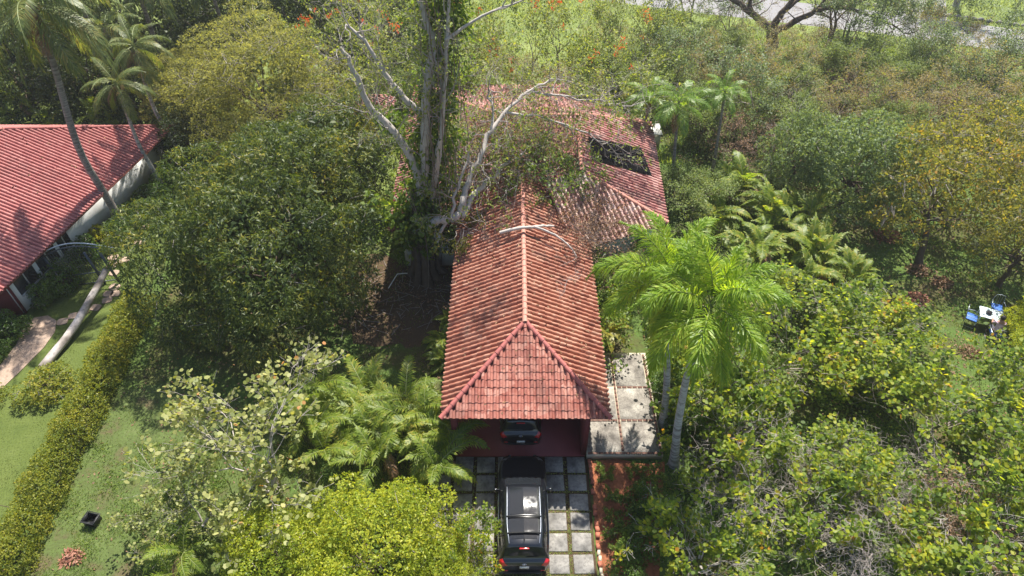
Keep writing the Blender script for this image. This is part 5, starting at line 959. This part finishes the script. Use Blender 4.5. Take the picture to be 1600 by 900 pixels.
plant('autumn', 'broadleaf_tree', 'orange tinged tree behind the leaning trunk', 'tree', 25.0, 31.6, .95, .95, 1.0); plant('autumn', 'broadleaf_tree', 'yellowing tree at the right edge above the table', 'tree', 27.2, 27.8, .9, .9, 3.0); plant('autumn', 'broadleaf_tree', 'tree shading the outdoor table from behind', 'tree', 25.2, 25.4, .75, .8, 2.2); plant('autumn', 'broadleaf_tree', 'orange tinged tree at the right edge below the road', 'tree', 30.6, 33.5, 1.0, .9, 5)
for k_, x, y, s_, lb_ in [('scrub', 5.6, 24.3, .62, 'leafy scrub below the weathered tile slope'), ('scrub', 7.6, 25.6, .6, 'leafy scrub at the hip corner of the right roof'), ('tangle_b', 4.6, 25.2, .7, 'dead twigs below the weathered tile slope'), ('scrub', 8.3, 22.6, .7, 'leafy scrub behind the feather palms')]: plant(k_, 'wall_scrub', lb_, 'bush', x, y, s_, s_ * 1.1, None, 'scrub along the right house wall')
# small palms behind the right roof slope
palm('manila_palm', 'slim palm directly behind the black solar mats', [(7.9, 36.9, 0), (8.0, 36.2, 2.6), (7.9, 35.8, 4.6)], .11, 'coco_bark', 'manila', 13, 21, 1.0, .4); palm('manila_palm', 'slim palm right of the solar mats, tallest of three', [(9.6, 33.4, 0), (9.4, 33.9, 2.6), (9.3, 34.4, 5.0)], .11, 'coco_bark', 'manila', 14, 22, 1.15, .4); palm('manila_palm', 'slim palm farthest right behind the house', [(12.3, 35.0, 0), (12.2, 35.3, 2.8), (12.1, 35.6, 5.0)], .10, 'coco_bark', 'manila', 13, 23, 1.0, .4)
CY = [(13.2, 32.6, 1.1, 'bright palm clump below the slim palms'), (14.2, 29.6, 1.1, 'bright palm clump right of the house, middle'), (16.2, 30.0, 1.0, 'bright palm clump against the silvery tree'), (15.7, 26.8, 1.05, 'bright palm clump at the edge of the clearing'), (12.8, 27.0, 1.0, 'bright palm clump behind the feather palm crown'), (11.2, 29.6, .9, 'bright palm clump nearest the right roof'), (17.2, 25.0, .8, 'small palm clump at the lower left of the clearing'), (14.4, 24.6, .9, 'palm clump above the right thicket')]
for i, (x, y, s, lb_) in enumerate(CY): palm_clump('bright_palm', lb_, x, y, 24, 'cycad', s * 1.15, 70 + i, .45, 1.0, 'palm', 'bright palm clumps right of the house')
# ------------------------------------------------------------ behind: flame trees, scrub, bare trees
FT = [('flame', -8.3, 37.6, .95, .95, 'orange flowered flame tree left of the broken trunk'), ('flame', -2.6, 41.2, 1.0, 1.0, 'orange flowered flame tree behind the vine column'), ('flame_b', 1.9, 42.6, .95, .95, 'open flame tree with red blooms behind the main roof'), ('flame_b', 5.2, 38.4, .85, .8, 'flame tree with red blooms above the solar mats'), ('flame', -12.4, 41.5, .8, .85, 'flame tree with blooms beside the feathery tree'), ('flame', 6.6, 46.8, .85, .8, 'thin flame tree in the bright meadow'), ('flame', -6.0, 47.5, .95, .9, 'flame tree at the top edge over the meadow'), ('flame_b', -4.6, 43.6, .95, .85, 'leafy open tree straight behind the vine column'), ('flame_b', -10.0, 45.5, 1.0, .9, 'leafy open tree behind the feathery tree rim'), ('flame', 3.4, 46.5, .9, .75, 'thin bare branched tree in the meadow centre'), ('flame_b', -.4, 38.9, .8, .7, 'leafy open tree just behind the main ridge'), ('flame_b', 9.0, 45.2, .85, .7, 'open tree on the meadow before the scrub'), ('flame_b', 10.4, 50.0, .9, .8, 'thin flowering tree far out on the meadow')]
for k, x, y, s, sz, lb_ in FT: plant(k, 'flame_tree', lb_, 'tree', x, y, s, sz, None, 'flame trees behind the house')
SC = [('scrub', 8.6, 41.8, 'green scrub bush behind the white tank'), ('scrub_c', 11.2, 44.0, 'loose scrub bush on the meadow rim'), ('scrub_b', 13.6, 45.6, 'olive scrub bush below the road, left end'), ('scrub_c', 14.4, 41.0, 'grey green scrub behind the farthest slim palm'), ('scrub_b', 17.0, 42.6, 'brown twiggy scrub under the big bare tree'), ('scrub', 19.8, 43.6, 'green scrub below the bare tree fork'), ('scrub', 22.8, 45.6, 'leafy scrub beside the small dark forked tree'), ('scrub_b', 24.6, 41.0, 'olive scrub in the middle of the right thicket'), ('scrub', 27.0, 43.8, 'green scrub under the road bend'), ('scrub_c', 29.2, 45.8, 'tall loose scrub against the road'), ('scrub_b', 31.6, 42.4, 'reddish scrub against the road at right'), ('scrub_c', 33.6, 45.0, 'scrub at the right edge under the road'), ('scrub', 24.6, 37.4, 'leafy scrub behind the silvery tree'), ('scrub_b', 21.0, 38.6, 'twiggy scrub behind the silvery tree top'), ('scrub', 17.6, 38.2, 'green scrub over the pale fallen branch'), ('scrub_b', 28.0, 38.8, 'olive scrub above the orange tinged trees'), ('scrub', 31.5, 38.0, 'green scrub at the right edge, upper part'), ('scrub_b', -.5, 44.6, 'olive bush in the meadow behind the ridge'), ('scrub', -6.8, 41.6, 'green bush behind the pale broken limb tips'), ('scrub_b', 3.4, 41.4, 'olive bush behind the main roof ridge end'), ('scrub', -11.6, 37.0, 'green bush between feathery tree and outbuilding'), ('scrub_b', 7.4, 48.6, 'olive bush far out on the meadow'), ('scrub', 5.6, 43.6, 'low green scrub on the meadow behind the roof'), ('scrub_c', 17.6, 54.0, 'tall scrub in front of the road left of the bare tree'), ('scrub_c', 29.0, 51.6, 'tall scrub hiding the road bend'), ('scrub_b', 31.8, 50.6, 'olive scrub hiding the road bend at right'), ('scrub_c', 27.0, 54.0, 'tall scrub before the side road mouth'), ('scrub_c', 12.4, 56.0, 'tall scrub hiding the far road at left'), ('scrub_c', 33.2, 52.4, 'tall scrub over the road near the right edge'), ('flame_b', 15.0, 57.6, 'open tree by the far road at left'), ('scrub_c', 36.8, 48.0, 'scrub cut by the right edge beside the road'), ('scrub', 12.2, 39.2, 'green scrub behind the slim palms'), ('scrub_b', 20.4, 47.8, 'brown scrub at the big bare tree foot'), ('scrub', 16.0, 48.8, 'green scrub before the far road'), ('scrub_c', 25.2, 49.0, 'scrub before the road right of the forked tree'), ('scrub', 9.9, 31.8, 'low bush beside the right roof eave'), ('scrub', 21.2, 34.4, 'leafy bush between silvery and orange trees')]
for i, (k, x, y, lb_) in enumerate(SC): s = [1.0, .9, 1.1, .95][i % 4]; plant(k, 'scrub_bush', lb_, 'bush', x, y, s, s * [.8, .9, .75][i % 3], None, 'scrub bushes between house and road')
for i, (k, x, y, s, lb_) in enumerate([('tangle_b', 15.8, 36.6, 1.2, 'brown dead branches below the scrub right of the palms'), ('tangle', 19.0, 41.0, 1.2, 'grey dead branches in the upper right thicket'), ('tangle_b', 14.0, 38.0, 1.1, 'dark dead branches behind the bright palms'), ('tangle_b', 23.0, 43.0, 1.2, 'brown dead branches under the bare tree'), ('tangle', 27.0, 40.6, 1.1, 'grey dead branches below the road bend'), ('tangle_b', 29.5, 41, 1.2, 'reddish dead branches near the road')]): plant(k, 'dead_brush', lb_, 'twigs', x, y, s, s * .8, None, 'dead brush in the upper right')
bt = thing('bare_tree', 'big bare tree with thick spreading limbs before the road', 'tree', (20.6, 52, 0)); b = MB(); S = []; tips = []; rg = np.random.default_rng(64)
for pts, r0, r1 in [([(0, 0, -.2), (-.2, 0, .8), (-.5, 0, 1.6)], .5, .42), ([(-.5, 0, 1.4), (-1.4, .1, 2.1), (-2.3, .2, 2.7), (-3.6, .3, 3.5), (-4.4, .3, 3.9), (-5.6, .2, 5)], .32, .1), ([(-2.2, .2, 2.6), (-2.6, .3, 3.4), (-2.9, .4, 4.9)], .2, .1), ([(-.5, 0, 1.5), (-.2, 0, 2.6), (.4, .1, 3.5), (.8, .2, 4.8)], .3, .12), ([(-.1, 0, 2.7), (1.2, .4, 3.8), (2.6, .6, 4.9)], .17, .06), ([(-.4, -.1, 1.4), (.7, -.2, 1.95), (1.7, -.3, 2.75), (2.9, -.4, 3.4), (4.6, -.5, 3.45), (6.5, -.6, 2.85), (8.9, -.8, 1.9)], .28, .05), ([(2.4, -.3, 3.1), (3.0, 0, 4.0), (3.6, .2, 5.2)], .13, .05), ([(4.4, -.5, 3.45), (5.8, -.2, 3.9), (7.4, 0, 4.2)], .1, .04)]:
    Q = path_tube(b, pts, r0, r1, 10, 0, rg, jit=.04); twigs_from(Q, S, tips, rg, .5 if r1 < .3 else 0, 1.8, .05, 3, .8, .1, .3)
b.segs(S, 4, 1); b.build('trunk', ['bark_brown', 'twig_brown'], bt, True)
cb = MB(); P = np.array([t_[0] for t_ in tips]); D = np.array([t_[1] for t_ in tips]); k = rg.random(len(P)) < .22; clump(cb, P[k], D[k], 3, .15, .16, .07, rg, .6, .8, .1, .8); cb.build('crown', 'lf_olive', bt)
plant('bare_b', 'bare_tree', 'small dark forked bare tree right of the big one', 'tree', 25.4, 53.0, 1.0, .9, 1.4)
fb_ = thing('fallen_branch', 'pale fallen branch right of the three slim palms', 'branch', (15.4, 35.4, 0)); b = MB(); S = []; tips = []; Q = path_tube(b, [(-.6, -2.2, .1), (-.1, -1.0, .9), (.2, 0, 1.7), (.9, .6, 2.4), (1.6, .8, 2.7)], .12, .05, 8, 0, rg); twigs_from(Q, S, tips, rg, .6, 1.2, .025, 2); b.segs(S, 4); b.build('wood', 'bark_pale', fb_, True)
for x, y, lb_ in [(36.5, 60.2, 'palm on the far lawn beyond the road, left one'), (38.6, 59.9, 'palm on the far lawn beyond the road, right one')]: palm('roadside_palm', lb_, [(x, y, 0), (x, y + .1, 4), (x + .1, y + .2, 7.5)], .2, 'palm_bark', 'coco', 14, int(x), .7)
vg = thing('verge_kerb', 'low line of stones along the far road verge', 'kerb', (40, 56.5, 0)); rr = random.Random(4)
sm = []
for k in range(3):
    b = MB(); P = nrm(np.random.default_rng(k).normal(size=(10, 3))) * [.34, .24, .2]; sm.append(MB().tube(np.stack([np.linspace(-.3, .3, 6), rr.uniform(-.05, .05) + 0 * np.arange(6), 0 * np.arange(6)], 1), [.03, .15, .19, .18, .13, .03], 7).mesh('stone', 'slab', True))
for k in range(34): f = k / 33; obj('stone', sm[k % 3], vg, (-9 + 20 * f + rr.uniform(-.1, .1), 3.6 - 7.4 * f + rr.uniform(-.1, .1), .06), (0, 0, rr.uniform(-.6, .2)))
# ------------------------------------------------------------ grass, ground cover, litter (nobody could count them)
def blocked(x, y):
    m = ((x > -3.45) & (x < 3.12) & (y < 15.4)) | ((x > -2.5) & (x < 6.3) & (y > 15.1) & (y < 27)) | ((x > -5.7) & (x < 7.8) & (y > 26.8) & (y < 40)) | ((x > 3.1) & (x < 5.4) & (y < 15.2))
    e = (x + 23.75) * eN[1] - (y - 22.55) * eN[0]; m |= (e < -.6) & (y > 22) & (y < 36.5)
    for (px, py) in stones: m |= (np.hypot(x - px, y - py) < .25)
    m |= in_poly(x, y, pth) | (in_poly(x, y, strip([(8, 63.5), (15, 61.2), (22, 59.2), (30, 56.9), (36, 54.9), (42, 52.6), (52, 48), (70, 38)], 4.8))); return m
def grass(name, label, mat, rects, seed):
    rg = np.random.default_rng(seed); b = MB()
    for (x0, x1, y0, y1, dens, h, w) in rects:
        n = int((x1 - x0) * (y1 - y0) * dens); x = rg.uniform(x0, x1, n); y = rg.uniform(y0, y1, n); p = np.sin(x * 1.3 + 2 * np.sin(y * .7)) * np.sin(y * 1.1 + 1.7 * np.sin(x * .6)) + .5 * np.sin(x * 3.1 + y * 2.3)
        k = ~blocked(x, y) & (rg.random(n) < .62 + .38 * p); x, y, p = x[k], y[k], p[k]; n = len(x); hh = h * rg.uniform(.5, 1.3, n) * (1 + .35 * p); a = rg.uniform(0, 6.28, n); ln = rg.uniform(.2, .9, n) * hh
        B = np.stack([x, y, 0 * x - .01], 1); s = np.stack([np.cos(a), np.sin(a), 0 * a], 1) * (w * rg.uniform(.6, 1.2, n))[:, None] / 2; T = B + np.stack([-np.sin(a) * ln, np.cos(a) * ln, hh], 1)
        b.add(np.stack([B - s, B + s, T], 1).reshape(-1, 3), np.arange(n * 3).reshape(n, 3))
    tag(b.build(name, mat), label, 'grass', None, 'stuff')
grass('tidy_grass', 'short mown grass of the neighbour lawn', 'lf_lawn', [(-24.4, -19.0, 8, 36, 260, .05, .03)], 1)
grass('side_grass', 'rough grass on the side lawn', 'lf_grass', [(-18.2, -3.2, 8, 16, 520, .15, .034), (-18.2, -2.8, 16, 30, 130, .09, .035), (6, 24, 8, 36, 130, .12, .04)], 2)
grass('meadow_grass', 'tall bright meadow grass behind the house', 'lf_meadow', [(-26, 12, 36, 66, 55, .28, .07), (-13, -5.8, 29, 40, 120, .16, .05), (12, 50, 50, 68, 45, .22, .08)], 3)
grass('scrub_grass', 'mixed grass under the scrub', 'lf_grass', [(6, 42, 36, 54, 45, .3, .08), (-40, -20, 36, 52, 20, .25, .08), (24, 34, 18, 36, 60, .14, .05)], 4)
def cover(name, label, mat, rects, seed, L, W, hmax, shape='d'):
    rg = np.random.default_rng(seed); b = MB()
    for (x0, x1, y0, y1, dens) in rects:
        n = int((x1 - x0) * (y1 - y0) * dens); x = rg.uniform(x0, x1, n); y = rg.uniform(y0, y1, n); p = np.sin(x * .9 + 1.5 * np.sin(y * .5)) * np.sin(y * .8 + 1.2 * np.sin(x * .7)); k = ~blocked(x, y) & (rg.random(n) < .6 + .5 * p); x, y, p = x[k], y[k], p[k]; n = len(x)
        z = hmax * rg.random(n) * np.clip(.4 + .8 * p, .05, 1.2) + .015; leaves(b, np.stack([x, y, z], 1), rdir(n, rg) * [1, 1, .4], L * rg.uniform(.6, 1.3, n), W * rg.uniform(.6, 1.3, n), rg, .9, .12, 0, 0, shape)
    tag(b.build(name, mat), label, 'ground cover', None, 'stuff')
cover('ground_cover', 'low leafy creepers under the right hand thicket', 'lf_vine', [(6.4, 19.5, 8.5, 24, 210)], 5, .12, .075, .55)
cover('scrub_cover', 'low leafy undergrowth between scrub bushes', 'lf_scrub', [(8.5, 40, 31, 51, 45), (-40, -19, 37.5, 50, 30)], 6, .2, .11, 1.0)
cover('leaf_litter', 'fallen brown leaves scattered on the ground', 'lf_dry', [(-17.5, -2.8, 14, 29, 12), (-9, -2.8, 22, 27, 26), (14, 28, 16, 35, 22), (-17, -12, 9, 14, 4), (5, 19, 9, 24, 14), (3.2, 5.4, 10, 15, 14)], 7, .14, .07, .02)
rg = np.random.default_rng(8); S = []
for i in range(120):
    x, y = rg.uniform(-8.3, -3), rg.uniform(22, 26.6); a = rg.uniform(0, 6.28); l = rg.uniform(.2, .9); S.append([x, y, .04, x + math.cos(a) * l, y + math.sin(a) * l, .06, .014, .008])
tag(MB().segs(S, 4).build('ground_twigs', 'bark_dry'), 'fallen twigs strewn below the vine tree', 'twigs', None, 'stuff')
b = MB(); rg = np.random.default_rng(12)   # grass tufts in the driveway joints
xj = np.array([x_ - .075 for x_ in xs[1:]]); n = 5200; x = rg.choice(xj, n) + rg.normal(0, .035, n); y = rg.uniform(5.6, 15.1, n); n2 = 8000; x = np.concatenate([x, rg.uniform(-3.2, 3.05, n2)]); y = np.concatenate([y, 14.92 + .41 - .823 * rg.integers(0, 12, n2) + rg.normal(0, .03, n2)])
k = (y < 15.28) & (rg.random(len(x)) < np.clip(1.5 - (y - 10) * .22, .25, 1)); x, y = x[k], y[k]; leaves(b, np.stack([x, y, 0 * x + .012], 1), nrm(rdir(len(x), rg) * [1, 1, .2] + [0, 0, .6]), rg.uniform(.05, .11, len(x)), .022, rg, .3)
tag(b.build('joint_grass', 'lf_meadow'), 'grass growing in the joints between driveway slabs', 'grass', None, 'stuff')
b = MB(); rg = np.random.default_rng(15)
for pl, n in ((p_left, 260), (p_right, 420), (p_front, 50), (p_s, 500), (p_f, 420), (p_r, 90), (n1, 60)):
    F_ = plane_frames(pl, .3, .3, rg); k = rg.choice(len(F_), n); wgt = np.exp(-np.maximum(0, 27 - F_[k][:, 1, 3]) * .16) if pl is not p_front and pl is not n1 else np.full(n, .6); k = k[rg.random(n) < wgt]
    O_ = F_[k][:, :3, 3] + F_[k][:, :3, 0] * rg.uniform(0, .3, (len(k), 1)) + F_[k][:, :3, 1] * rg.uniform(0, .3, (len(k), 1)) + F_[k][:, :3, 2] * .10
    leaves(b, O_, nrm(F_[k][:, :3, 0] * rg.normal(0, 1, (len(k), 1)) + F_[k][:, :3, 1] * rg.normal(0, 1, (len(k), 1))), rg.uniform(.1, .2, len(k)), .07, rg, .5, .2, 0, 0, 'd', F_[k][:, :3, 2])
tag(b.build('roof_litter', 'lf_dry'), 'dry leaves scattered on the tiled roofs', 'litter', None, 'stuff')
# ------------------------------------------------------------ thin haze volume, added to imitate veiling glare of the lens
m = bpy.data.materials.new('haze'); m.use_nodes = True; t = m.node_tree; t.nodes.remove(t.nodes['Principled BSDF']); pv = t.nodes.new('ShaderNodeVolumePrincipled')
pv.inputs['Color'].default_value = (.95, .96, 1, 1); pv.inputs['Density'].default_value = .0006; pv.inputs['Anisotropy'].default_value = .5; t.links.new(pv.outputs[0], t.nodes['Material Output'].inputs['Volume']); M['haze'] = m
hz = MB().bx(-90, 90, -12, 110, -1.5, 27.5).build('haze', 'haze'); tag(hz, 'thin haze volume added to imitate lens veil', 'haze', None, 'stuff')
